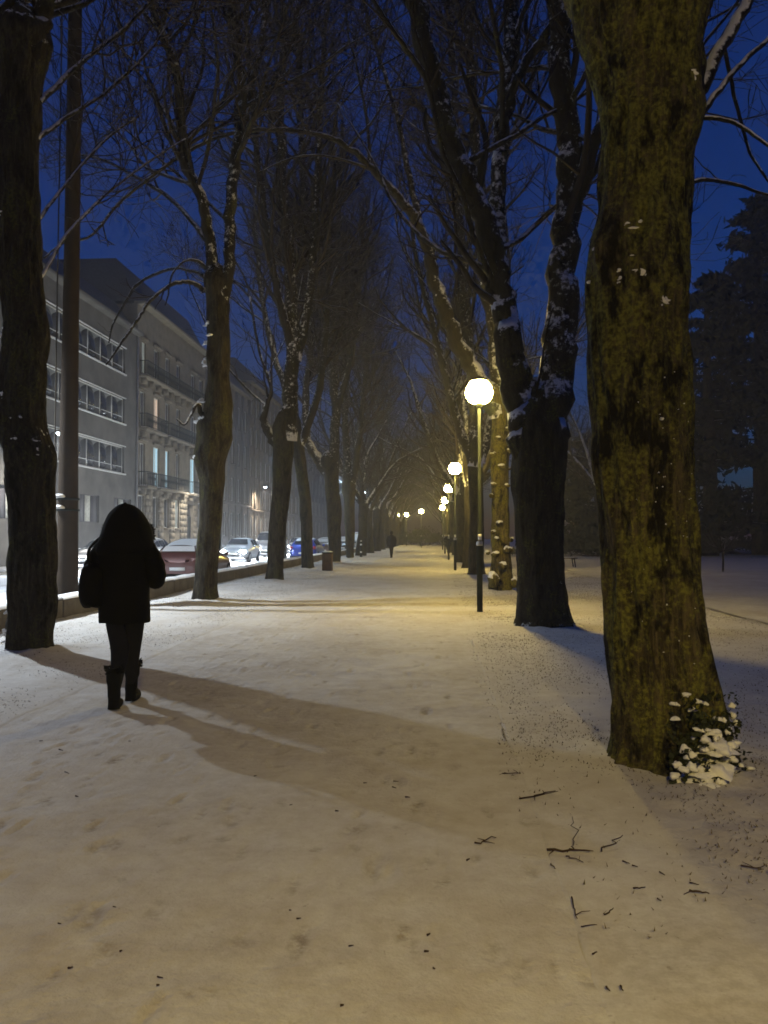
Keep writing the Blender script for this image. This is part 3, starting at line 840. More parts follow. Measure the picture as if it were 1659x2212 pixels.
def copy_tree(o, loc, rz, label=None, sc=1.0):
    c = o.copy(); COL.objects.link(c); c.location = loc; c.rotation_euler = (0, 0, rz); c.scale = (sc,) * 3
    if label: c["label"] = label
    for ch in list(o.children):
        d = ch.copy(); COL.objects.link(d); d.parent = c
        for g2 in list(ch.children):
            e = g2.copy(); COL.objects.link(e); e.parent = d
    return c

LBL_FR = "distant bare tree along the receding lamp side of the promenade"
LBL_FL = "distant bare tree along the receding street side of the promenade"
LBL_PK = "bare park tree standing off in the dark beyond the second path"
ORD = 'first second third fourth fifth sixth seventh eighth ninth tenth'.split()
spots = []
y = 36.7
while y < 150:
    spots.append((1.75 + random.uniform(-.15, .15), y, ('%s bare tree from the camera along the lamp side of the promenade' % ORD[len(spots) + 4]) if len(spots) < 6 else LBL_FR)); y += 7.8; nR = len(spots)
y = 58.0
while y < 150:
    spots.append((-5.3 + random.uniform(-.15, .15), y, ('%s bare tree from the camera along the street side of the promenade' % ORD[len(spots) - nR + 6]) if len(spots) - nR < 4 else LBL_FL)); y += 8.0
for (x, yy) in ((12.5, 60), (18, 75), (12, 85)):
    spots.append((x, yy, {60: 'closest', 75: 'second closest', 85: 'farthest'}[yy] + ' bare park tree beyond the second path, behind the bench'))
protos = []
for i, (x, yy, lb_) in enumerate(spots):
    if i < 4:
        protos.append(proto_tree(60 + i, 15.5, lb_, (x, yy, 0)))
    else:
        copy_tree(protos[i % 4], (x, yy, 0), random.uniform(0, 6.28), lb_, random.uniform(.88, 1.12))

# ---- evergreen mass at the far right
def leaf_cloud(mb, centers, n_each, R, spread_, size, flat=.6):
    for c, s in centers:
        n = n_each
        p = R.normal(size=(n, 3)) * s * spread_ * np.array([1, 1, flat]) + c
        u = R.normal(size=(n, 3)); u /= np.linalg.norm(u, axis=1)[:, None]
        w_ = R.normal(size=(n, 3)); w_ -= u * (u * w_).sum(1)[:, None]; w_ /= np.linalg.norm(w_, axis=1)[:, None]
        L = (size * R.uniform(.5, 1.4, n))[:, None]
        v = np.stack([p - u * L, p + w_ * L * .35, p + u * L, p - w_ * L * .35], 1).reshape(-1, 3)
        q = np.arange(n * 4).reshape(-1, 4)
        mb.add(v, q)

def evergreen(label, loc, h, rad, seed, low=.12, n=90, per=170, size=.32, group=None):
    R = np.random.default_rng(seed); root = empty("evergreen_tree", loc); tag(root, label, "tree", group)
    cs = [np.array([0, 0, -.2]), np.array([0, 0, .5]), np.array([.1, 0, h * .3]), np.array([0, .1, h * .7]), np.array([0, 0, h * .95])]
    v, q, C, rr = trunk_mesh(cs, [.9 * h / 26, .75 * h / 26, .6 * h / 26, .35 * h / 26, .06], 20, 5, R, .08, .2)
    mb = MB(); mb.add(v, q); mb.build("trunk", M['bark'], root, None, True)
    fb = MB(); lb = MB(); cl = []
    for i in range(n):
        z = h * (low + (1 - low) * R.random() ** 1.15); t = (z / h - low) / (1 - low)
        rmax = rad * (1 - t) ** .55 * R.uniform(.55, 1.15) + .3
        a = R.uniform(0, 6.28)
        e = np.array([math.cos(a) * rmax, math.sin(a) * rmax, z - .12 * rmax])
        st = np.array([0, 0, z - .25 * rmax * .3])
        lb.tube(np.linspace(st, e, 5) + np.array([0, 0, .15]) * np.sin(np.linspace(0, 3.1, 5))[:, None], np.linspace(.09, .02, 5), 4, False)
        for s in (.45, .7, .95):
            cl.append((st * (1 - s) + e * s, .5 + .12 * rmax))
    leaf_cloud(fb, cl, per // 3, R, .6, size, .35)
    lb.build("branch_tier", M['bark_twig'], root); fb.build("crown", M['evergreen'], root)
    return root
evergreen("towering dark evergreen with thick trunk at the far right", (25.6, 64, 0), 28, 6.0, 71, .20, 95, 120, .42)
evergreen("dark evergreen close behind the massive mossy trunk", (20.2, 60, 0), 21, 4.6, 72, .10, 80, 130, .40)
evergreen("shorter dark evergreen at the picture's right edge", (32, 58, 0), 13, 5.5, 73, .14, 70, 130, .40)
evergreen("dark bushy evergreen beyond the bench, between two trunks", (14.8, 74, 0), 11, 4.2, 74, .08, 70, 180, .34)

def shrub(name, label, loc, rx, ry, h, seed, n=26, per=90, size=.14, group=None, cat="shrub", mat='hedge'):
    R = np.random.default_rng(seed); root = empty(name, loc); tag(root, label, cat, group)
    sb = MB(); cl = []
    for i in range(n):
        a = R.uniform(0, 6.28); q = math.sqrt(R.random())
        e = np.array([math.cos(a) * rx * q, math.sin(a) * ry * q, h * R.uniform(.35, 1) * (1 - .35 * q)])
        cl.append((e, .16 * h + .1))
        sb.tube(np.linspace(np.array([e[0] * .3, e[1] * .3, -.05]), e, 4), np.linspace(.025, .008, 4), 3, False)
    fb = MB(); leaf_cloud(fb, cl, per, R, .9, size)
    sb.build("stem", M['twig'], root); fb.build("foliage", M[mat], root)
    return root
gh = "dark bushes at the far end of the promenade"
shrub("shrub", "dark bush at the promenade's far end, centre of the path", (-1.5, 112, 0), 2.2, 1.5, 2.4, 81, group=gh)
shrub("shrub", "dark bush at the promenade's far end, nearest the lamp row", (1.6, 118, 0), 2.4, 1.5, 2.0, 82, group=gh)
shrub("shrub", "dark bush at the promenade's far end, nearest the street side", (-4.6, 120, 0), 2.0, 1.5, 2.6, 83, group=gh)
shrub("hedge", "long dark hedge behind the park bench", (13, 58, 0), 7.5, 1.2, 1.5, 84, 80, 110, .16, cat="hedge")
shrub("hedge", "low dark hedge under the evergreens, right of the mossy trunk", (27, 66, 0), 9, 1.4, 1.3, 85, 80, 110, .16, cat="hedge")
# bare sapling on the lawn at the right
R = np.random.default_rng(90); sap = empty("sapling", (11.8, 33.5, 0)); tag(sap, "small bare sapling on open snow right of the mossy trunk", "sapling")
sb = MB(); sb.tube(np.array([[0, 0, -.05], [.02, 0, .5], [0, .03, .95]]), [.045, .04, .035], 6); sb.build("trunk", M['bark_twig'], sap)
sb = MB()
for i in range(9):
    a = 6.28 * i / 9; p, r = auto_limb((0, .03, .8), (math.cos(a), math.sin(a), .75), R.uniform(1.0, 1.7), .022, .006, R, 6, .03, .14)
    sb.tube(p, r, 4, False); grow(sb, p, r, 1, R, 1.3, .2, 3, .6, .005)
sb.build("crown", M['bark_twig'], sap)

# ------------------------------------------------------------------ park lamps
def park_lamp(loc, label, warm=True, w=1.0, group="park lamps of the promenade", h=4.3, dm='lamp_warm'):
    root = empty("park_lamp", loc); tag(root, label, "lamp", group)
    b = MB(); b.tube(np.array([[0, 0, -.05], [0, 0, .02], [0, 0, 1.28], [0, 0, 1.34]]), [.075, .058, .058, .045], 14); b.build("base_tube", M['iron'], root, None, True)
    b = MB(); b.tube(np.array([[0, 0, 1.34], [0, 0, h - .26]]), [.036, .030], 12); b.build("pole", M['iron'], root, None, True)
    b = MB(); b.lathe([(.052, 1.29), (.062, 1.30), (.062, 1.36), (.05, 1.38)], 14); b.build("collar", M['rim'], root, None, True)
    b = MB(); b.box((-.035, -.066, 1.40), (.035, -.036, 1.52)); b.build("sticker_plate", M['white_band'], root)
    b = MB(); b.lathe([(.03, h - .30), (.05, h - .27), (.09, h - .21), (.07, h - .19)], 12); b.build("neck", M['iron'], root, None, True)
    b = MB(); b.lathe([(.002, h + .33), (.08, h + .32), (.15, h + .295), (.19, h + .265), (.195, h + .25), (.14, h + .252), (.002, h + .255)], 24); cap = b.build("cap", M['iron'], root, None, True)
    b = MB(); b.lathe([(.14, h + .25), (.20, h + .20), (.25, h + .11), (.27, h + .02), (.255, h - .07), (.20, h - .15), (.12, h - .20), (.002, h - .215)], 24); b.build("diffuser", M[dm], root, None, True)
    li = bpy.data.lights.new("park_lamp_light", 'SPOT'); li.spot_size = math.radians(164); li.spot_blend = .35; li.energy = LAMP_W * w; li.color = LAMP_COL; li.shadow_soft_size = .10
    lo = bpy.data.objects.new("lamp_light", li); COL.objects.link(lo); lo.parent = root; lo.location = (0, 0, h - .34)
    return root
park_lamp((.9, 15.8, 0), "closest and tallest glowing lamp, in front of the forked tree")
park_lamp((.9, 34.0, 0), "second glowing lamp along the promenade")
park_lamp((.9, 48.5, 0), "third glowing lamp along the promenade")
park_lamp((.9, 65.0, 0), "fourth glowing lamp along the promenade")
park_lamp((.9, 82.0, 0), "small glowing lamp fifth in the row, half hidden below the fourth")
park_lamp((-1.5, 95.0, 0), "distant glowing lamp standing apart, right of the far trio")
park_lamp((-3.75, 110.0, 0), "distant glowing lamp in the middle of the far trio")
park_lamp((-5.2, 114.0, 0), "distant glowing lamp leftmost of the far trio")
# lamps of the same rows behind and beside the camera
park_lamp((.9, -2.8, 0), "glowing lamp of the promenade row behind the viewer", w=52.0, dm='lamp_dim')

# ------------------------------------------------------------------ street lamps
def street_lamp(loc, label, h=7.0, w=1.0, arm=1.3, group="white street lamps along the road", col=None):
    root = empty("street_lamp", loc); tag(root, label, "street lamp", group)
    b = MB(); b.tube(np.array([[0, 0, -.2], [0, 0, .9], [0, 0, h - .4]]), [.09, .075, .05], 10); b.build("pole", M['iron'], root, None, True)
    s = np.linspace(0, 1, 7); b = MB(); b.tube(np.stack([-arm * s, 0 * s, h - .45 + .55 * np.sin(s * 1.4)], -1), .035, 8); b.build("arm", M['iron'], root, None, True)
    b = MB(); b.lathe([(.002, .16), (.12, .14), (.2, .08), (.22, .02), (.002, .02)], 16, (-arm - .1, 0, h)); b.build("housing", M['iron'], root, None, True)
    b = MB(); b.lathe([(.19, .012), (.17, -.05), (.1, -.10), (.002, -.12)], 16, (-arm - .1, 0, h)); b.build("diffuser", M['lamp_white'], root, None, True)
    li = bpy.data.lights.new("street_lamp_light", 'SPOT'); li.spot_size = math.radians(158); li.spot_blend = .85; li.energy = STREET_W * w; li.color = col or STREET_COL; li.shadow_soft_size = .12
    lo = bpy.data.objects.new("lamp_light", li); COL.objects.link(lo); lo.parent = root; lo.location = (-arm - .1, 0, h - .25)
    return root
street_lamp((-9.2, 15.6, -.1), "white street lamp outside the picture, its arm over the road beside the lumpy trunk", w=14.0, arm=3.1, col=(.80, .90, 1.0))
street_lamp((-8.45, 31, -.1), "white street lamp hidden behind the knobbly second tree", w=1.0, arm=.02)
street_lamp((-9.0, 48, -.1), "white street lamp glowing behind the leaning third tree", w=2.2, arm=.2)
street_lamp((-8.0, 65, -.1), "small white street lamp shining between the far left trunks", w=2.0, arm=.1)
street_lamp((-8.2, 82, -.1), "white street lamp far down the road behind the trunks", w=2.0, arm=.2)
street_lamp((-12.0, 118, -.1), "lowest bluish far light above the road", h=3.7, w=.3, arm=.6)
street_lamp((-18.0, 37.9, 0), "added facade light on the far pavement, unseen behind the thick brown pole", h=6.5, w=3.0, arm=.15, col=(1.0, .95, .86))  # added lamp, set out of sight to light the lower facades
street_lamp((-18.0, 63.6, 0), "added facade light on the far pavement, unseen behind the knobbly second tree", h=6.5, w=3.0, arm=.15, col=(1.0, .95, .86))  # second added lamp, tucked behind the trunk to brighten the house fronts
street_lamp((-7.3, 100, -.1), "faintest white street lamp at the far end of the road", w=1.3)
street_lamp((-18.4, 90, 0), "white lamp on the far pavement lighting a pale house corner", w=3.5, arm=.7, col=(1.0, .86, .72))
street_lamp((46, 100, 0), "tiny far light beside the dark trunk at the right", h=3.9, w=.4, arm=.3)

# ------------------------------------------------------------------ timber pole and low wall
pole = empty("timber_pole", (-7.66, 16.3, 0)); tag(pole, "thick straight brown pole behind the walker, two snowy bands", "pole")
c = catmull([(0, 0, -.3), (0, 0, 1), (0, 0, 4), (.02, 0, 8), (.03, 0, 13.5)], 6)
b = MB(); b.tube(c, np.interp(c[:, 2], [0, 2.5, 6, 13], [.225, .20, .165, .14]), 20); b.build("shaft", M['rust_pole'], pole, None, True)
b = MB(); b.tube(np.array([[-.28, -.06, -.2], [-.27, -.06, 5], [-.23, -.05, 13]]), .016, 8); b.build("lit_edge_strip", M['stone_wall'], pole, None, True)  # added tube, stands in for light along the pole's left edge
for z in (2.04, 2.27):
    b = MB(); b.lathe([(.20, z - .04), (.232, z - .03), (.232, z), (.20, z + .01)], 20); bo = b.build("clamp_band", M['iron'], pole, None, True)
    b = MB(); b.blob((-.12, -.20, z + .03), (.15, .10, .06), z, 12, .15, .6); b.build("snow_cap", M['snow_cap'], bo, None, True)
b = MB(); b.lathe([(.34, -.1), (.34, .18), (.30, .22), (.23, .23)], 18); b.build("footing", M['stone_wall'], pole, None, True)

wall = empty("low_wall", (WALL_X, 40, 0)); tag(wall, "low snow-capped stone wall between promenade and street", "wall")
yy = 4.0; i = 0
coping = []
while yy < 150:
    L = random.uniform(1.9, 2.3) if yy < 60 else 8.0
    b = MB(); h = .34 + random.uniform(-.012, .012); dx = random.uniform(-.012, .012)
    b.box((-.24 + dx, yy - 40 + .008, -.15), (.22 + dx, yy + L - 40 - .008, h)); o = b.build("stone_block", M['stone_wall'], wall); bevel(o, .025)
    n = 9; ys = np.linspace(yy - 40 + .01, yy + L - 40 - .01, n); xs = np.array([-.225, -.19, -.08, .07, .17, .205]) + dx
    Xg, Yg = np.meshgrid(xs, ys); pr = np.array([.0, .035, .055, .055, .035, .0])
    Zg = h + .003 + pr[None, :] * (1 + .35 * vnoise(np.stack([Xg * 5, Yg * 2.5, 0 * Xg + i], -1)))
    b = MB(); b.grid(np.stack([Xg, Yg, Zg], -1)); b.build("snow_cap", M['snow_cap'], o, None, True)
    yy += L; i += 1

# ------------------------------------------------------------------ buildings
def facade(mb, x, y0, y1, z0, z1, holes, rev=.22):
    """wall facing +x with rectangular openings (ya, yb, za, zb) and their reveals"""
    ys = sorted(set([y0, y1] + [h for o in holes for h in o[:2]])); zs = sorted(set([z0, z1] + [h for o in holes for h in o[2:4]]))
    for a, b_ in zip(ys[:-1], ys[1:]):
        for c_, d_ in zip(zs[:-1], zs[1:]):
            ym, zm = (a + b_) / 2, (c_ + d_) / 2
            if any(o[0] < ym < o[1] and o[2] < zm < o[3] for o in holes): continue
            mb.add([(x, a, c_), (x, b_, c_), (x, b_, d_), (x, a, d_)], [(0, 1, 2, 3)])
    for (a, b_, c_, d_) in [o[:4] for o in holes]:
        r = x - rev
        mb.add([(x, a, c_), (x, b_, c_), (r, b_, c_), (r, a, c_)], [(0, 3, 2, 1)])
        mb.add([(x, a, d_), (x, b_, d_), (r, b_, d_), (r, a, d_)], [(0, 1, 2, 3)])
        mb.add([(x, a, c_), (x, a, d_), (r, a, d_), (r, a, c_)], [(0, 1, 2, 3)])
        mb.add([(x, b_, c_), (x, b_, d_), (r, b_, d_), (r, b_, c_)], [(0, 3, 2, 1)])

def window(root, x, a, b_, c_, d_, pane, leaves=2, fr=.06, frame_mat='frame'):
    """frame with leaves, its panes as sub-parts, set back in the opening"""
    fb = MB(); w_ = b_ - a
    fb.box((x - .20, a, c_), (x - .13, a + fr, d_)); fb.box((x - .20, b_ - fr, c_), (x - .13, b_, d_))
    fb.box((x - .198, a + fr, d_ - fr), (x - .132, b_ - fr, d_)); fb.box((x - .198, a + fr, c_), (x - .132, b_ - fr, c_ + fr))
    for i in range(1, leaves):
        y = a + w_ * i / leaves; fb.box((x - .196, y - fr * .6, c_ + fr), (x - .128, y + fr * .6, d_ - fr))
    fo = fb.build("window", M[frame_mat], root)
    for i in range(leaves):
        ya = a + w_ * i / leaves; yb = a + w_ * (i + 1) / leaves
        pb = MB(); pb.box((x - .185, ya + fr * .5, c_ + fr * .5), (x - .165, yb - fr * .5, d_ - fr * .5))
        pb.build("pane", pane[i] if isinstance(pane, (list, tuple)) else pane, fo)
    return fo

def shell(root, x, y0, y1, z1, depth, mat, roof_h=2.0, eave=.35):
    """side and back walls, cornice, roof"""
    b = MB()
    b.add([(x, y0, -.2), (x, y0, z1), (x - depth, y0, z1), (x - depth, y0, -.2)], [(0, 1, 2, 3)])
    b.add([(x, y1, -.2), (x, y1, z1), (x - depth, y1, z1), (x - depth, y1, -.2)], [(0, 3, 2, 1)])
    b.add([(x - depth, y0, -.2), (x - depth, y1, -.2), (x - depth, y1, z1), (x - depth, y0, z1)], [(0, 3, 2, 1)])
    b.build("side_wall", mat, root)
    b = MB(); b.box((x - .3, y0 + .02, z1 - .02), (x + eave, y1 - .02, z1 + .22)); o = b.build("cornice", mat, root); bevel(o, .05)
    b = MB(); zt = z1 + .22
    v = [(x + .05, y0 + .03, zt), (x + .05, y1 - .03, zt), (x - depth, y1 - .03, zt), (x - depth, y0 + .03, zt),
         (x - 1.6, y0 + .03, zt + roof_h), (x - 1.6, y1 - .03, zt + roof_h), (x - depth + 1.6, y1 - .03, zt + roof_h), (x - depth + 1.6, y0 + .03, zt + roof_h)]
    b.add(v, [(0, 1, 5, 4), (2, 3, 7, 6), (4, 5, 6, 7), (0, 4, 7, 3), (1, 2, 6, 5)]); ro = b.build("roof", M['roof'], root)
    return ro

DV = lambda v: FX / math.tan(math.atan((v - CW) / F) - YAW)     # distance at which the facade plane shows at picture x
yB1 = DV(293)
# modern block with ribbon windows
bA = empty("apartment_building", (0, 0, 0)); tag(bA, "grey modern block with ribbon windows, behind the walker", "building")
holes = []; wins = []
pw = 1.82; yend = DV(267)
rows = [(5.58, 7.34), (8.88, 10.55), (12.2, 13.9)]
for (c_, d_) in rows:
    holes.append((yend - 8 * pw, yend, c_, d_)); wins.append((yend - 8 * pw, yend, c_, d_, 8))
    holes.append((yend - 8 * pw - 1.6 - 5 * pw, yend - 8 * pw - 1.6, c_, d_)); wins.append((yend - 8 * pw - 1.6 - 5 * pw, yend - 8 * pw - 1.6, c_, d_, 5))
gw = []
for (va, vb) in ((172, 214), (246, 283)):
    gw.append((DV(va), DV(vb)))
for y in (40.0, 36.5, 33.0): gw.append((y, y + 2.3))
for (a, b_) in gw: holes.append((a, b_, 2.27, 3.92))
mb = MB(); facade(mb, FX, 30, yB1, -.2, 15.3, holes); mb.build("wall", M['stucco'], bA)
for (a, b_, c_, d_, n) in wins:
    window(bA, FX, a, b_, c_, d_, M['pane'], n, .07)
for i, (a, b_) in enumerate(gw):
    window(bA, FX, a, b_, 2.27, 3.92, [M['shutter'], M['curtain'], M['shutter']], 3, .05, 'shutter')
for (c_, d_) in rows:       # sills and a thin ledge above each ribbon
    for (a, b_, cc_, dd_, n) in wins:
        if cc_ == c_:
            s = MB(); s.box((FX - .05, a - .1, c_ - .10), (FX + .10, b_ + .1, c_ - .003)); s.build("sill", M['frame'], bA)
            s = MB(); s.box((FX - .05, a - .1, d_ + .003), (FX + .07, b_ + .1, d_ + .07)); s.build("lintel", M['frame'], bA)
            for i in range(n):      # low tilt bars across the ribbon panes
                y0_ = a + pw * i
                s = MB(); s.box((FX - .12, y0_ + .15, c_ + .42), (FX - .09, y0_ + pw - .15, c_ + .46)); s.build("guard_bar", M['frame'], bA)
shell(bA, FX, 30, yB1, 15.3, 12, M['stucco'], 2.2, .5)
dp = MB(); dp.tube(np.array([[FX + .10, yB1 - .12, -.1], [FX + .10, yB1 - .12, 15.2]]), .07, 8); dp.build("drainpipe", M['frame'], bA, None, True)

# limestone house with balconies
bB = empty("stone_house", (0, 0, 0)); tag(bB, "pale stone house with lit windows and iron balconies", "building")
yB2 = DV(441)
holes = []; W = []
for (va, vb, pm) in ((298, 310.5, 'shutter'), (329, 340, 'pane'), (353, 364.5, 'pane'), (377.5, 387, 'lit_dim')):
    W.append((DV(va), DV(vb), 2.05, 4.3, pm, 1))
door_a, door_b = DV(404), DV(417)
W.append((DV(426), DV(435), 2.05, 4.3, 'pane', 1))
for (va, vb, pm) in ((300, 312, 'shutter'), (330.5, 343.5, 'lit_cold'), (355, 364.5, 'lit_cold'), (379, 387, 'pane'), (410, 421, 'lit_cold'), (428, 436, 'pane')):
    W.append((DV(va), DV(vb), 5.05, 8.0, pm, 2))
for (va, vb, pm) in ((300, 312, 'pane'), (330.5, 342.5, 'lit_warm'), (355, 364.5, 'pane'), (379, 387, 'pane'), (410, 420, 'pane'), (428, 436, 'pane')):
    W.append((DV(va), DV(vb), 9.15, 11.65, pm, 2))
for (va, vb, pm) in ((303, 312.5, 'lit_dim'), (330, 341, 'pane'), (355, 364.5, 'pane'), (379, 387, 'pane'), (410, 420, 'pane'), (428, 436, 'pane')):
    W.append((DV(va), DV(vb), 12.9, 15.2, pm, 2))
holes = [w_[:4] for w_ in W] + [(door_a, door_b, -.2, 4.1)]
mb = MB(); facade(mb, FX, yB1 + .01, yB2, -.2, 17.6, holes, .3); mb.build("wall", M['limestone'], bB)
for (a, b_, c_, d_, pm, n) in W:
    fo = window(bB, FX, a, b_, c_, d_, M[pm], n, .06)
    s = MB(); s.box((FX - .05, a - .12, c_ - .12), (FX + .12, b_ + .12, c_ - .004)); s.build("sill", M['limestone'], fo)
    if c_ > 5:
        s = MB(); s.box((FX - .02, a - .2, d_ + .12), (FX + .18, b_ + .2, d_ + .30)); s.build("hood_mould", M['limestone'], fo)
db = MB(); db.box((FX - .28, door_a, -.1), (FX - .20, door_b, 3.1)); do = db.build("door", M['iron'], bB)
db = MB(); th = np.linspace(0, math.pi, 11); ym = (door_a + door_b) / 2; hw = (door_b - door_a) / 2
arch = [(FX - .24, ym, 3.12)] + [(FX - .24, ym + hw * math.cos(t), 3.12 + .9 * math.sin(t)) for t in th]
db.add(arch, None, [(0, i, i + 1) for i in range(1, 11)]); db.build("fanlight", M['pane'], do)
# rusticated ground floor: one block per stone
gaps = sorted([(w_[0] - .14, w_[1] + .14) for w_ in W if w_[2] < 3] + [(door_a - .14, door_b + .14)])
edges_ = [yB1 + .1] + [e for g_ in gaps for e in g_] + [yB2 - .05]
bm_cache = {}
for (a, b_) in zip(edges_[0::2], edges_[1::2]):
    if b_ - a < .25: continue
    for r_ in range(9):
        z = .25 + r_ * .48; L = b_ - a; n = max(1, int(round(L / .95)))
        off_ = 0 if r_ % 2 == 0 else .5
        cuts = [0] + [min(n, max(0, k + off_)) for k in range(0 if off_ else 1, n)] + [n]
        cuts = sorted(set(cuts))
        for c0, c1 in zip(cuts[:-1], cuts[1:]):
            if c1 - c0 < .2: continue
            key = round((c1 - c0) * L / n, 2)
            if key not in bm_cache:
                s = MB(); s.box((-.02, .015, .015), (.075, key - .015, .465)); bm_cache[key] = s.mesh("stone_block")
            o = link_mesh("stone_block", bm_cache[key], M['limestone'], bB, (FX + random.uniform(-.008, .008), a + c0 * L / n, z))
# string course and balconies
s = MB(); s.box((FX - .05, yB1 + .03, 4.58), (FX + .16, yB2 - .03, 4.82)); o = s.build("string_course", M['limestone'], bB); bevel(o, .03)
def balcony(ya, yb, z, dep=.75):
    s = MB(); s.box((FX - .05, ya, z - .18), (FX + dep, yb, z)); o = s.build("balcony", M['limestone'], bB); bevel(o, .03)
    for k in range(max(2, int((yb - ya) / 1.4))):
        yk = ya + .3 + (yb - ya - .6) * k / max(1, int((yb - ya) / 1.4) - 1)
        s = MB(); s.box((FX - .02, yk - .1, z - .62), (FX + dep * .6, yk + .1, z - .185)); s.build("bracket", M['limestone'], o)
    r = MB(); n = int((yb - ya) / .16)
    r.box((FX + dep - .06, ya + .02, z + .95), (FX + dep - .02, yb - .02, z + 1.0)); r.box((FX + dep - .055, ya + .02, z + .08), (FX + dep - .025, yb - .02, z + .11))
    for k in range(n + 1):
        y = ya + .04 + (yb - ya - .08) * k / n; r.tube(np.array([[FX + dep - .04, y, z], [FX + dep - .04, y, z + .96]]), .016, 4, False)
        if k < n: r.tube(np.array([[FX + dep - .04, y, z + .3], [FX + dep - .04, y + .08, z + .55], [FX + dep - .04, y, z + .75]]), .012, 4, False)
    for y in (ya + .03, yb - .03):
        for q in np.linspace(.1, dep - .1, 5): r.tube(np.array([[FX + q, y, z], [FX + q, y, z + .96]]), .016, 4, False)
        r.box((FX, y - .02, z + .951), (FX + dep - .061, y + .02, z + 1.001))
    ro = r.build("railing", M['iron'], o)
    s = MB(); s.box((FX + .02, ya + .05, z + .004), (FX + dep - .1, yb - .05, z + .05)); s.build("snow_cap", M['snow_cap'], o)
balcony(DV(297), DV(317), 4.95); balcony(DV(325.6), DV(389), 4.95); balcony(DV(402), DV(438), 4.95)
balcony(DV(299), DV(345), 9.05, .6); balcony(DV(352), DV(438), 9.05, .6); balcony(DV(299), DV(438), 12.75, .6)
shell(bB, FX, yB1 + .02, yB2, 17.6, 12, M['limestone'], 3.0, .6)

# further houses down the street
def plain_house(label, y0, y1, h, floors, seed, pitch=2.6, mat='far_stone', lit=()):
    R = random.Random(seed); root = empty("town_house", (0, 0, 0)); tag(root, label, "building", "houses further down the street")
    fh = (h - 1.2) / floors; n = max(2, int((y1 - y0) / pitch)); holes = []; ws = []
    for f in range(floors):
        for k in range(n):
            yc = y0 + (y1 - y0) * (k + .5) / n; z0 = .9 + f * fh + (.25 if f else .5)
            holes.append((yc - .55, yc + .55, z0, z0 + fh * .62)); ws.append((yc - .55, yc + .55, z0, z0 + fh * .62, (f, k) in lit))
    mb = MB(); facade(mb, FX, y0, y1, -.2, h, holes); mb.build("wall", M[mat], root)
    for (a, b_, c_, d_, l_) in ws:
        fo = window(root, FX, a, b_, c_, d_, M['lit_cold' if l_ else 'pane'], 1, .07)
        s = MB(); s.box((FX - .02, a - .1, c_ - .1), (FX + .1, b_ + .1, c_ - .004)); s.build("sill", M[mat], fo)
    for k in range(n + 1):
        y = y0 + .25 + (y1 - y0 - .5) * k / n
        s = MB(); s.box((FX - .02, y - .22, -.1), (FX + .14, y + .22, h - .1)); s.build("pilaster", M[mat], root)
    s = MB(); s.box((FX - .02, y0 + .02, fh + .75), (FX + .2, y1 - .02, fh + .95)); s.build("string_course", M[mat], root)
    shell(root, FX, y0, y1, h, 12, M[mat], 2.6, .5)
plain_house("hazy grey house beyond the balconied stone house", yB2 + .02, DV(536), 16.5, 4, 1, lit=())
plain_house("pale lamp-lit house further down the street", DV(536) + .02, 116, 18.5, 5, 2, mat='limestone')
plain_house("faint fogged house farthest down the street", 116.02, 165, 16, 4, 3, pitch=4.0)

# low park pavilion beyond the bench
pvz = empty("pavilion", (22, 86, 0)); tag(pvz, "low dark pavilion with snowy roof far behind the bench", "building")
s = MB(); s.box((-7, -3, -.1), (7, 3, 3.0)); s.build("wall", M['stone_wall'], pvz)
s = MB(); s.add([(-7.8, -3.8, 3.0), (7.8, -3.8, 3.0), (7.8, 3.8, 3.0), (-7.8, 3.8, 3.0), (-5, 0, 5.2), (5, 0, 5.2)], [(0, 1, 5, 4), (2, 3, 4, 5), (0, 3, 2, 1)], [(0, 4, 3), (1, 2, 5)]); s.build("roof", M['snow_cap'], pvz)
for k in range(5):
    s = MB(); s.box((-5.6 + k * 2.4, -3.06, 1.0), (-4.2 + k * 2.4, -2.98, 2.4)); s.build("window", M['pane'], pvz)

# ------------------------------------------------------------------ cars
def m_paint(name, col):
    n = N(name); c_ = n.coord(); f = n.noise(c_, 3.0, 4)
    n.set(n.ramp(f, [(.35, tuple(x * .85 for x in col)), (.65, col)]), .28, .25)
    n.b.inputs["Coat Weight"].default_value = .6; n.b.inputs["Coat Roughness"].default_value = .1
    return n.m

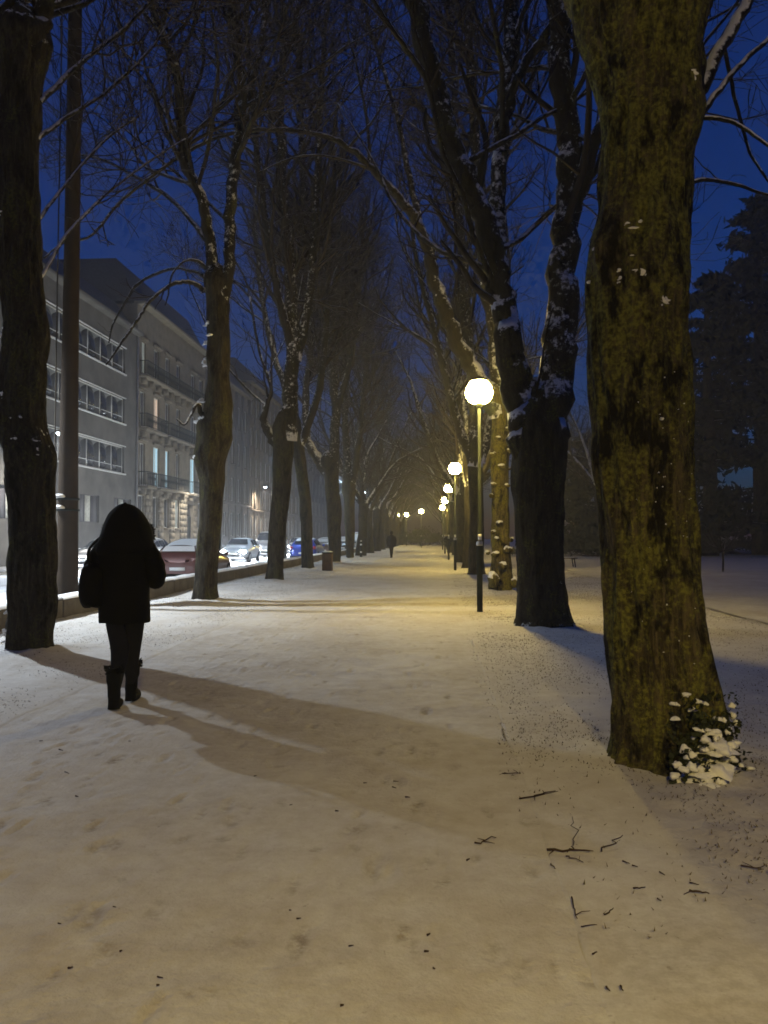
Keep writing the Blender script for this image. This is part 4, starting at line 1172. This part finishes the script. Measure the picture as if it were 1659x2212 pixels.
STN = {  # y, bottom z, belt z, top z, half width, roof half width
    'hatch': [(0, .34, .62, .64, .70, .62), (.10, .24, .70, .73, .82, .70), (.55, .22, .82, .87, .87, .74), (1.05, .22, .88, .95, .885, .72), (1.18, .22, .90, 1.02, .885, .70), (1.75, .22, .92, 1.40, .885, .60), (2.3, .22, .93, 1.47, .885, .60), (3.2, .22, .95, 1.44, .885, .59), (3.75, .24, .97, 1.28, .87, .58), (3.98, .28, .95, 1.02, .83, .66), (4.08, .36, .72, .74, .74, .66)],
    'sedan': [(0, .34, .60, .62, .70, .62), (.10, .24, .68, .71, .84, .72), (.6, .21, .80, .85, .89, .76), (1.25, .21, .88, .94, .905, .74), (1.4, .21, .89, 1.0, .905, .72), (2.05, .21, .91, 1.38, .905, .60), (2.6, .21, .92, 1.44, .905, .60), (3.3, .21, .94, 1.38, .905, .60), (3.9, .22, .97, 1.06, .89, .68), (4.4, .26, .96, 1.0, .85, .72), (4.52, .36, .74, .76, .74, .66)],
    'van': [(0, .36, .68, .70, .78, .70), (.10, .26, .82, .86, .90, .78), (.55, .24, 1.0, 1.08, .95, .82), (.75, .24, 1.05, 1.2, .95, .80), (1.35, .24, 1.08, 1.82, .95, .76), (1.9, .24, 1.08, 1.92, .95, .76), (3.2, .24, 1.08, 1.92, .95, .76), (4.3, .24, 1.08, 1.90, .95, .76), (4.55, .26, 1.08, 1.80, .93, .75), (4.66, .34, .95, .98, .86, .76)]}

def make_car(label, loc, rz, paint, kind='hatch', lit=False, snow=.0, group="cars in the street", lightw=1.0, cat="car"):
    """local frame: front bumper at y=0, tail towards +y"""
    S = STN[kind]; root = empty("car" if kind != 'van' else "van", loc, rz); tag(root, label, cat, group)
    rows_ = []
    for (y, zb, zm, zt, w_, wr) in S:
        half = [(w_ * .86, zb), (w_ * .98, zb + .12), (w_, (zb + zm) / 2), (w_ * .985, zm), (wr + (w_ - wr) * .12, zm + (zt - zm) * .86), (wr * .86, zt - .012), (0, zt + .012)]
        ring = [(x, y, z) for x, z in half] + [(-x, y, z) for x, z in half[-2::-1]]
        rows_.append(ring)
    V = np.array(rows_); b = MB(); b.grid(V)
    nn = V.shape[1]
    for r_ in (0, len(S) - 1):
        base = r_ * nn
        for k in range(nn // 2):
            b.q.append(np.array([[base + k, base + k + 1, base + nn - 2 - k, base + nn - 1 - k]]))
    b.add([]) if False else None
    me = b.mesh("body"); o = link_mesh("body", me, paint, root, None, True)
    sm = o.modifiers.new("smooth", 'SUBSURF'); sm.levels = 1; sm.render_levels = 1
    # underside
    u = MB(); u.box((-.78, .25, .16), (.78, S[-1][0] - .25, .30)); u.build("underbody", M['rubber'], root)
    # glazing
    def pane_(i0, i1, nm, lo=.16, hi=.86, x_in=.92):
        a, c_ = S[i0], S[i1]
        g = []
        for (y, zb, zm, zt, w_, wr), s_ in ((a, 0), (c_, 1)):
            g.append((y, zm, zt, w_, wr))
        return g
    ti = [i for i in range(1, len(S)) if S[i][3] - S[i][2] > .25]
    f0, f1 = ti[0], ti[-1]
    yA, yZ = S[f0], S[f1]
    pre, post = S[f0 - 1], S[f1 + 1]
    def quad(name, pts, off, mat):
        p = np.array(pts) + np.array(off); g = MB(); g.add(p, [(0, 1, 2, 3)]); return g.build(name, mat, root)
    wz = lambda s_, f: s_[2] + (s_[3] - s_[2]) * f
    quad("windscreen", [(-pre[5] * .93, pre[0] + .04, pre[3] + .03), (pre[5] * .93, pre[0] + .04, pre[3] + .03), (yA[5] * .84, yA[0] - .03, wz(yA, .94)), (-yA[5] * .84, yA[0] - .03, wz(yA, .94))], (0, -.035, .045), M['glass_car'])
    quad("rear_window", [(-yZ[5] * .84, yZ[0] + .02, wz(yZ, .92)), (yZ[5] * .84, yZ[0] + .02, wz(yZ, .92)), (post[5] * .86, post[0] - .03, post[3] + .06), (-post[5] * .86, post[0] - .03, post[3] + .06)], (0, .045, .03), M['snow_cap'] if snow > .6 else M['glass_car'])
    for sx in (-1, 1):
        for i in range(f0, f1):
            a, c_ = S[i], S[i + 1]
            def px(s_, f): return s_[4] * .985 + ((s_[5] + (s_[4] - s_[5]) * .12) - s_[4] * .985) * (f / .86)
            pts = [(sx * px(a, .12), a[0] + .04, wz(a, .12)), (sx * px(c_, .12), c_[0] - .04, wz(c_, .12)), (sx * px(c_, .80), c_[0] - .04, wz(c_, .80)), (sx * px(a, .80), a[0] + .04, wz(a, .80))]
            quad("side_window", pts, (sx * .012, 0, .004), M['glass_car'])
        mm_ = MB(); mm_.blob((sx * (pre[4] + .09), pre[0] + .35, pre[2] + .08), (.10, .06, .075), 3, 10, .1); mm_.build("mirror", paint, root, None, True)
        hl = MB(); hl.blob((sx * .60, .10, S[1][2] - .06), (.19, .12, .085), 2, 10, .05); hl.build("headlight", M['headlight_on'] if lit else M['headlight_off'], root, None, True)
        tl = MB(); yb_ = S[-2][0]; tl.blob((sx * (S[-2][4] - .10), yb_ + .01, S[-2][2] - .10), (.11, .10, .12 if kind != 'van' else .25), 2, 10, .05); tl.build("tail_light", M['tail'], root, None, True)
    wy = (.78, S[-1][0] - .80)
    for sx in (-1, 1):
        for y in wy:
            t = MB(); th = np.arange(20) * (2 * math.pi / 20)
            prof = [(-.10, .20), (-.10, .29), (-.07, .315), (.07, .315), (.10, .29), (.10, .20)]
            VV = np.array([[(sx * .80 + px_, y + r_ * math.cos(t_), .315 + r_ * math.sin(t_)) for px_, r_ in prof] for t_ in list(th) + [th[0]]])
            t.grid(VV); to = t.build("wheel", M['rubber'], root, None, True)
            q = MB(); VV = np.array([[(sx * (.80 + .095 - .02 * (j_ == 0)), y + r_ * math.cos(t_), .315 + r_ * math.sin(t_)) for j_, r_ in enumerate((.02, .10, .205))] for t_ in list(th) + [th[0]]])
            q.grid(VV); q.build("rim", M['rim'], to)
    for y, nm in ((-.035, "number_plate"), (S[-1][0] + .03, "number_plate")):
        q = MB(); q.box((-.26, y - .01, .46), (.26, y + .01, .57)); q.build(nm, M['plate'], root)
    gb = MB(); gb.box((-.45, -.028, .36), (.45, -.01, .44)); gb.build("grille", M['rubber'], root)
    if snow > 0:
        # snow lying on roof and bonnet
        for (i0, i1, nm) in ((f0, f1, "roof_snow"), (2, f0 - 1, "bonnet_snow")):
            ss = S[i0:i1 + 1]
            if len(ss) < 2: continue
            xs = np.linspace(-1, 1, 9); VV = []
            for kx, s_ in enumerate(ss):
                edge = .0 if kx in (0, len(ss) - 1) else 1.0
                VV.append([(x * s_[5] * .88, s_[0], s_[3] + .012 + snow * .07 * (1 - x ** 6) * (0.45 + .55 * edge) - .03 * x * x) for x in xs])
            g = MB(); g.grid(np.array(VV)); go = g.build(nm, M['snow_cap'], root, None, True)
            sm = go.modifiers.new("smooth", 'SUBSURF'); sm.levels = 1; sm.render_levels = 1
    if lit:
        for sx in (-1, 1):
            li = bpy.data.lights.new("headlight_beam", 'SPOT'); li.energy = 2400 * lightw; li.color = (.80, .90, 1.0); li.spot_size = math.radians(70); li.spot_blend = .8; li.shadow_soft_size = .07
            lo = bpy.data.objects.new("headlight_light", li); COL.objects.link(lo); lo.parent = root; lo.location = (sx * .60, -.06, .66)
            lo.rotation_euler = (math.radians(90 - 7), 0, math.pi)
    return root
P_brown = m_paint('paint_brown_red', (.10, .028, .02)); P_white = m_paint('paint_white', (.62, .63, .65)); P_blue = m_paint('paint_blue', (.02, .055, .40)); P_silver = m_paint('paint_silver', (.35, .36, .38)); P_tan = m_paint('paint_tan', (.22, .16, .12)); P_dark = m_paint('paint_dark_grey', (.03, .032, .036))
Zr = -.15
PI = math.pi
# parked cars show their tail: front points away (+y), so turn by pi
make_car("snow-covered dark red car parked tail-first behind the low wall", (-8.55, 30.3, Zr), PI, P_brown, 'hatch', False, .9)
make_car("pale snow-covered car parked ahead, partly hidden behind the walker", (-15.9, 46.5, Zr), PI, P_silver, 'hatch', False, .8)
make_car("oncoming car with lit headlights beside the thick brown pole", (-15.7, 35, Zr), 0, P_silver, 'sedan', True, .3, lightw=1.3)
make_car("white oncoming car with the most dazzling headlights", (-12.1, 47.5, Zr), 0, P_white, 'hatch', True, .2, lightw=1.4)
make_car("white oncoming van following the dazzling white car", (-12.3, 57.5, Zr), 0, P_white, 'van', True, .2, lightw=1.0, cat="van")
make_car("bright blue car parked beyond the leaning third tree", (-8.25, 54, Zr), PI, P_blue, 'hatch', False, .25)
make_car("tan snow-dusted car parked just past the blue one", (-8.2, 63.3, Zr), PI, P_tan, 'sedan', False, .9)
make_car("dark car parked third from the blue car, among the trunks", (-8.2, 75, Zr), PI, P_dark, 'hatch', False, .8)
make_car("snow-roofed pale van parked furthest along the wall", (-8.1, 91, Zr), PI, P_silver, 'van', False, .9, cat="van")
make_car("dark oncoming car behind the white van, headlights lit", (-12.3, 70, Zr), 0, P_dark, 'sedan', True, .2, lightw=.8)

# ------------------------------------------------------------------ street furniture
bn = empty("litter_bin", (-4.42, 33.1, 0)); tag(bn, "dark square litter bin at the promenade's edge", "litter bin")
s = MB(); s.box((-.20, -.20, .02), (.20, .20, .74)); o = s.build("bin_body", M['wood'], bn); bevel(o, .02)
for k in range(9):
    s = MB(); s.box((-.205 + k * .046, -.222, .04), (-.205 + k * .046 + .036, -.203, .72)); s.build("slat", M['wood'], bn)
s = MB(); s.lathe([(.235, .74), (.24, .76), (.235, .79), (.17, .79), (.16, .70)], 18); s.build("rim", M['iron'], bn, None, True)
s = MB(); s.blob((0, 0, .80), (.2, .2, .04), 4, 12, .2, .5); s.build("snow_cap", M['snow_cap'], bn, None, True)

bo = empty("bollard", (-5.02, 55, 0)); tag(bo, "slim dark bollard with white bands by the left trunks", "bollard")
s = MB(); s.lathe([(.10, -.05), (.10, .05), (.065, .08), (.06, .9), (.075, .92), (.075, 1.0), (.04, 1.06), (.002, 1.08)], 14); s.build("post", M['iron'], bo, None, True)
for z in (.28, .8):
    s = MB(); s.lathe([(.064, z), (.068, z + .01), (.068, z + .09), (.064, z + .10)], 14); s.build("band", M['white_band'], bo, None, True)
s = MB(); s.blob((0, 0, 1.09), (.07, .07, .04), 4, 10, .2, .4); s.build("snow_cap", M['snow_cap'], bo, None, True)

be = empty("park_bench", (5.75, 38, 0), .12); tag(be, "dark wooden park bench half hidden by the forked tree", "bench")
for k in range(4):
    s = MB(); s.box((-.95, -.22 + k * .115, .40), (.95, -.13 + k * .115, .435)); s.build("seat_slat", M['wood'], be)
for k in range(3):
    s = MB(); s.box((-.95, .27 + k * .02, .55 + k * .13), (.35, .30 + k * .02, .64 + k * .13)); s.build("back_slat", M['wood'], be)
for x in (-.8, .8):
    for y in (-.17, .18):
        s = MB(); s.tube(np.array([[x + .06 * (1 if x > 0 else -1), y, 0], [x, y, .40]]), .028, 6); s.build("leg", M['iron'], be)
    s = MB(); s.box((x - .03, -.22, .36), (x + .03, .26, .398)); s.build("seat_support", M['iron'], be)
s = MB(); s.blob((.2, 0, .44), (.7, .2, .03), 3, 12, .2, .7); s.build("snow_cap", M['snow_cap'], be, None, True)

# ------------------------------------------------------------------ people
def skin_body(name, verts, edges, mat, parent, sub=2):
    me = bpy.data.meshes.new(name); me.from_pydata([v[:3] for v in verts], edges, []); me.update()
    o = link_mesh(name, me, mat, parent)
    sk = o.modifiers.new("skin", 'SKIN'); sk.use_smooth_shade = True
    lay = me.skin_vertices[0].data if len(me.skin_vertices) else None
    if lay is None:
        bpy.context.view_layer.objects.active = o
    for i, v in enumerate(verts):
        r = v[3]; me.skin_vertices[0].data[i].radius = (r, v[4] if len(v) > 4 else r)
    me.skin_vertices[0].data[0].use_root = True
    su = o.modifiers.new("sub", 'SUBSURF'); su.levels = sub; su.render_levels = sub
    return o

def ring_loft(mb, rows_, k=28, seed=0, wr=.02):
    """rows: (z, cx, cy, rx, ry)"""
    R_ = catmull(np.array(rows_), 4); th = np.arange(k + 1) * (2 * math.pi / k)
    V = []
    for (z, cx, cy_, rx, ry) in R_:
        s = 1 + wr * 2.2 * vnoise(np.stack([np.cos(th) * 2.2, np.sin(th) * 2.2, np.full(k + 1, z * 7.0)], -1) + seed)
        V.append(np.stack([cx + rx * np.cos(th) * s, cy_ + ry * np.sin(th) * s, z + wr * .6 * vnoise(np.stack([np.cos(th) * 1.7, np.sin(th) * 1.7, 0 * th], -1) + seed + 3)], -1))
    mb.grid(np.array(V))
    return V

def person(label, loc, rz, scale=1.0, stride=1.0, hood=True, arms_in=True, coat='black_cloth', group=None):
    root = empty("person", loc, rz); root.scale = (scale,) * 3; tag(root, label, "person", group)
    s_ = stride
    V = [(0, 0, .93, .13, .11), (0, .01, 1.12, .125, .10), (0, .01, 1.32, .15, .11), (0, .03, 1.46, .055), (0, .04, 1.53, .075, .08), (0, .05, 1.62, .085, .095), (0, .045, 1.70, .06, .07), (0, .125, 1.585, .018)]
    E = [(0, 1), (1, 2), (2, 3), (3, 4), (4, 5), (5, 6), (5, 7)]
    def add(v, par): V.append(v); E.append((par, len(V) - 1)); return len(V) - 1
    for sx, fy in ((-1, -1), (1, 1)):
        sh = add((sx * .18, .0, 1.38, .06), 2)
        if arms_in:
            el = add((sx * .27, .0, 1.13, .045), sh); wr_ = add((sx * .15, .23, 1.12, .032), el); hd = add((sx * .07, .28, 1.14, .036, .022), wr_)
        else:
            el = add((sx * .25, -.03 * fy, 1.12, .045), sh); wr_ = add((sx * .25, -.08 * fy + .05, .90, .032), el); hd = add((sx * .25, -.08 * fy + .07, .82, .036, .022), wr_)
        dirn = norm(np.array(V[hd][:3]) - np.array(V[wr_][:3])); side = norm(np.cross(dirn, (0, 0, 1) if arms_in else (0, 1, 0)))
        for f_ in range(5):
            L = (.045, .075, .082, .076, .06)[f_]; o_ = side * (f_ - 2) * .016; base = np.array(V[hd][:3]) + o_ + dirn * (.0 if f_ == 0 else .02)
            dd = norm(dirn + side * (-.9 if f_ == 0 else 0))
            m = base + dd * L * .55; e = m + norm(dd + np.array([0, 0, -.5])) * L * .45
            a = add((*base, .010), hd); bb = add((*m, .009), a); add((*e, .007), bb)
        hp = add((sx * .085, 0, .88, .13), 0)
        kn = add((sx * .034, .05 + .04 * fy * s_, .50, .088), hp)
        an = add((sx * .018, .0 + .17 * fy * s_ - .03, .12 if fy > 0 else .13, .042), kn)
        add((sx * .04, .16 + .17 * fy * s_ - .03, .05, .036, .03), an)
    skin_body("body", V, E, M['dark_cloth'] , root)
    # coat with sleeves
    c_ = MB()
    ring_loft(c_, [(.735, 0, 0, .216, .18), (.76, 0, 0, .222, .185), (.88, 0, 0, .222, .185), (1.0, 0, 0, .218, .175), (1.12, 0, 0, .222, .17), (1.26, 0, .005, .232, .175), (1.38, 0, .01, .235, .165), (1.45, 0, .02, .17, .13), (1.50, 0, .03, .11, .10)], 32, 3, .022)
    co = c_.build("coat", M[coat], root, None, True)
    for sx in (-1, 1):
        t = MB()
        if arms_in: pts = catmull([(sx * .17, .0, 1.40), (sx * .235, -.01, 1.30), (sx * .275, -.02, 1.19), (sx * .265, .03, 1.11), (sx * .20, .15, 1.10), (sx * .14, .24, 1.12)], 4)
        else: pts = catmull([(sx * .17, .0, 1.40), (sx * .235, -.01, 1.28), (sx * .265, -.02 * sx, 1.10), (sx * .262, .0 - .05 * sx, .95), (sx * .255, .02 - .07 * sx, .87)], 4)
        rr = np.interp(np.linspace(0, 1, len(pts)), [0, .3, .55, 1], [.085, .088, .085, .06]) * (1 + .05 * np.sin(np.arange(len(pts)) * 2.1))
        t.tube(pts, rr, 14); t.build("sleeve", M[coat], co, None, True)
        bt = MB(); fy = -1 if sx < 0 else 1; ay = .17 * fy * s_ - .03
        bt.tube(catmull([(sx * .028, ay + .02, .36), (sx * .022, ay + .005, .22), (sx * .018, ay, .10), (sx * .018, ay - .005, .02)], 4), [.064] * 4 + [.054] * 4 + [.050] * 4 + [.052], 14)
        bt.blob((sx * .026, ay + .09, .045), (.045, .13, .045), 5, 14, .05, .15)
        bo_ = bt.build("boot", M['leather'], root, None, True)
        cf = MB(); R_ = np.random.default_rng(3)
        for a in np.linspace(0, 6.28, 60):
            p = np.array([sx * .028 + .060 * math.cos(a), ay + .02 + .060 * math.sin(a), .35 + R_.uniform(-.03, .03)])
            cf.tube(np.array([p, p + np.array([math.cos(a) * .025, math.sin(a) * .025, R_.uniform(-.02, .03)])]), [.010, .002], 4, False)
        cf.build("fur_cuff", M['fur'], bo_, None, True)
    if hood:
        h_ = MB()
        ring_loft(h_, [(1.33, 0, -.02, .235, .17), (1.38, .005, -.02, .252, .19), (1.45, .01, -.01, .240, .20), (1.52, .012, .0, .222, .20), (1.60, .008, .01, .196, .19), (1.67, 0, .02, .162, .165), (1.725, -.004, .03, .122, .13), (1.765, -.006, .03, .07, .08), (1.782, -.006, .03, .02, .03)], 30, 8, .02)
        ho_ = h_.build("hood", M[coat], root, None, True)
        f_ = MB(); R_ = np.random.default_rng(4)
        for i in range(2600):       # fur ruff around the opening, standing out past the hood's edge
            a = R_.choice([R_.uniform(-.55, .5), R_.uniform(math.pi - .5, math.pi + .55)]); rad = R_.uniform(.76, .90)
            c0 = np.array([math.cos(a) * .225 * rad, R_.uniform(-.02, .19), 1.50 + math.sin(a) * .225 * rad])
            dd = np.array([math.cos(a), R_.normal() * .3, math.sin(a)]) + R_.normal(size=3) * .35
            f_.tube(np.array([c0, c0 + norm(dd) * R_.uniform(.012, .03)]), [.004, .001], 3, False)
        f_.build("fur_trim", M['fur'], ho_)
    else:
        h_ = MB(); h_.blob((0, .025, 1.655), (.105, .12, .12), 3, 18, .06, .35); h_.build("hat", M[coat], root, None, True)
    return root
WX, WY = -2.72, 6.9
person("walker in a black fur-hooded coat seen from behind, close to the camera", (WX, WY, 0.0), .06)
person("small dark figure walking alone in the middle distance of the promenade", (-2.8, 52.8, 0), PI, 1.0, .7, False, False, 'dark_cloth')
person("dim figure standing beside the second lamp's post, far away", (1.05, 58, 0), PI, .97, .3, False, True, 'dark_cloth')
# shoulder bag carried by the walker
bg_ = empty("shoulder_bag", (WX, WY, 0), .06); tag(bg_, "black shoulder bag hanging at the walker's left hip", "bag")
s = MB(); ring_loft(s, [(.88, -.25, -.09, .02, .02), (.885, -.25, -.09, .085, .09), (.95, -.255, -.09, .105, .12), (1.08, -.26, -.085, .108, .12), (1.20, -.255, -.08, .095, .10), (1.24, -.25, -.07, .06, .07), (1.25, -.25, -.07, .01, .02)], 20, 2, .03); s.build("bag_body", M['leather'], bg_, None, True)
for oy in (-.16, .0):
    s = MB(); s.tube(catmull([(-.25, oy, 1.20), (-.27, oy * .8 - .02, 1.36), (-.21, -.01, 1.485), (-.13, .03, 1.50)], 5), .012, 6); s.build("strap", M['leather'], bg_, None, True)

# ------------------------------------------------------------------ ivy and snow heap at the foot of the big tree
ivy = empty("ivy_clump", (1.95, 5.0, 0)); tag(ivy, "snow-laden ivy clump at the foot of the massive mossy trunk", "ivy")
R = np.random.default_rng(44); iv = MB(); sn = []
for i in range(260):
    x = 1485 + R.normal() * 55; y = 1570 + R.normal() * 45
    if y > 1650 or y < 1480 or x < 1400: continue
    if x < 1400 + (1650 - y) * .15: continue
    s = surf(CA, RA * 1.04, min(x, 1580), y, dA) + np.array([0, -.02 - .10 * max(0, (y - 1560) / 90), 0])
    u = norm(R.normal(size=3)); w_ = norm(np.cross(u, R.normal(size=3))); L = R.uniform(.010, .024)
    for kk in range(4):
        s2 = s + R.normal(size=3) * .022; iv.add([s2 - u * L, s2 + w_ * L * .7, s2 + u * L, s2 - w_ * L * .7], [(0, 1, 2, 3)])
    if R.random() < .24: sn.append((s + np.array([0, -.02, .012]), (R.uniform(.010, .034), .020, R.uniform(.008, .020)), i))
io = iv.build("leaf_mass", M['hedge'], ivy, (1.95, 5.0, 0)); tag(io, kind="stuff")
stuck_snow(ivy, sn, base=(1.95, 5.0, 0))
for k, (x, y, w_, h_) in enumerate(((1470, 1640, .26, .10), (1490, 1610, .16, .11), (1500, 1575, .11, .09), (1440, 1648, .12, .06), (1560, 1640, .16, .07), (1590, 1655, .12, .05))):
    c0 = surf(CA, RA * 1.02, min(x, 1570), y, dA)
    if x > 1570: c0[0] += .08
    th = np.linspace(0, 2 * math.pi, 29); V = []
    for q in np.linspace(0.03, 1, 12):
        d_ = np.stack([np.cos(th) * q * w_, np.sin(th) * q * .16, np.full(29, h_ * .8 * (1 - q * q) - .02)], -1)
        d_ = d_ * (1 + .42 * fbm(np.stack([np.cos(th) * q * 3, np.sin(th) * q * 3, 0 * th + k * 5], -1), 3))[:, None]
        V.append(c0 + np.array([0, -.04, -.03]) + d_)
    b = MB(); b.grid(np.array(V)); b.build("snow_bank", M['snow_cap'], ivy, (1.95, 5.0, 0), True)

# ------------------------------------------------------------------ fallen twigs
def twig(label, vx0, vy0, vx1, vy1, seed, side=2, r=.006, group="fallen twigs on the snow", lift=.0):
    r = r * .62
    R = np.random.default_rng(seed); a = G(vx0, vy0); b_ = G(vx1, vy1)
    o = empty("twig", (a[0], a[1], 0)); tag(o, label, "twig", group)
    s = np.linspace(0, 1, 7)[:, None]; p = a * (1 - s) + b_ * s
    L = np.linalg.norm(b_ - a); p[1:-1, :2] += R.normal(size=(5, 2)) * L * .05
    hz_ = height(p[:, 0], p[:, 1]) + .018; p[:, 2] = hz_ + lift * np.sin(s[:, 0] * 3)
    t = MB(); t.tube(p, np.linspace(r, r * .5, 7), 5); t.build("stem", M['twig'], o, (a[0], a[1], 0), True)
    for k in range(side):
        i = R.integers(1, 6); d = norm(np.array([*(R.normal(size=2)), R.uniform(.0, .35)])); l = L * R.uniform(.2, .45)
        q = np.array([p[i], p[i] + d * l * .5, p[i] + d * l + R.normal(size=3) * .01])
        t = MB(); t.tube(q, [r * .7, r * .5, r * .3], 5); t.build("side_shoot", M['twig'], o, (a[0], a[1], 0), True)
    return o
twig("longest dark twig lying beside the path edge, small shoots", 1182, 1842, 1275, 1848, 1, 4, .010)
twig("thin upright-looking straw twig behind the longest twig", 1238, 1835, 1236, 1775, 2, 0, .004)
twig("forked twig lying alone on the trodden path", 1025, 1828, 1072, 1820, 3, 2, .007)
twig("hooked twig nearest the walker's shadow, by the verge", 1122, 1735, 1200, 1722, 4, 3, .008)
twig("curved dark twig farthest right among the lower twigs", 1490, 1935, 1532, 1945, 5, 1, .008)
twig("short pale-tipped twig just under the longest twig", 1222, 1858, 1260, 1872, 6, 1, .005)
twig("long slender twig lying along the path edge below", 1235, 1950, 1247, 1995, 7, 1, .006)
twig("bent thin twig lying lowest beside the path edge", 1255, 2012, 1290, 2008, 8, 0, .004)
twig("twig at the picture's right edge on the snow", 1600, 1878, 1650, 1886, 9, 2, .006)
twig("thin twig near the upper verge under the massive trunk", 1085, 1680, 1125, 1682, 10, 2, .006)
for k, (a_, b_, c_, d_) in enumerate(((1365, 1880, 1378, 1884), (1425, 1893, 1436, 1900), (1368, 1929, 1394, 1927), (1420, 1952, 1428, 1958), (1305, 1985, 1325, 1972), (1300, 1850, 1345, 1812), (1190, 1875, 1200, 1886), (1345, 1870, 1360, 1876), (1340, 2140, 1346, 2152), (1280, 2070, 1290, 2066), (1310, 2140, 1318, 2150), (1490, 1918, 1510, 1924))):
    twig("tiny scrap of twig among the litter right of the path edge", a_, b_, c_, d_, 30 + k, 0, .006, "tiny scraps of twig")
for k in range(26):
    x = random.uniform(60, 1100); y = random.uniform(1600, 2190)
    twig("tiny dark crumb of bark on the trodden path", x, y, x + random.uniform(4, 12), y + random.uniform(-3, 3), 60 + k, 0, random.uniform(.004, .008), "dark crumbs on the path")

# ------------------------------------------------------------------ grass showing through the thin snow
def grass_patch(name, label, boxes, seed):
    R = np.random.default_rng(seed); VV = []
    for (x0, x1, y0, y1, n) in boxes:
        y = y0 * (y1 / y0) ** R.random(n); x = R.uniform(x0, x1, n)
        m = fbm(np.stack([x, y * .8, 0 * x], -1) * 1.3, 3) * .6 + R.normal(size=n) * .35 + .5 * np.clip((y - 4.2) / 2.5, -1, .35) > .22
        x, y = x[m], y[m]; k = len(x)
        z = height(x, y) + .018; a = R.uniform(0, 6.28, k); L = R.uniform(.008, .026, k); tl = R.uniform(.7, 1.5, k)
        wd = R.uniform(.0016, .004, k) * (1 + y / 14)
        bx, by = np.cos(a), np.sin(a)
        p0 = np.stack([x - by * wd, y + bx * wd, z], -1); p1 = np.stack([x + by * wd, y - bx * wd, z], -1)
        p2 = np.stack([x + bx * L * np.sin(tl), y + by * L * np.sin(tl), z + L * np.cos(tl) * .8 + .004], -1)
        VV.append(np.stack([p0, p1, p2], 1).reshape(-1, 3))
    v = np.concatenate(VV); mb = MB(); mb.add(v, None, np.arange(len(v)).reshape(-1, 3))
    o = mb.build(name, M['grass']); tag(o, label, "grass", None, "stuff")
grass_patch("grass", "sparse dry grass poking through snow on the lamp-side lawn", [(.62, 5.5, 3.0, 40, 62000), (.45, 1.6, 4.2, 12, 4000)], 1)
grass_patch("grass", "sparse dry grass poking through snow along the street-side verge", [(-6.6, -3.45, 4.5, 45, 26000)], 2)
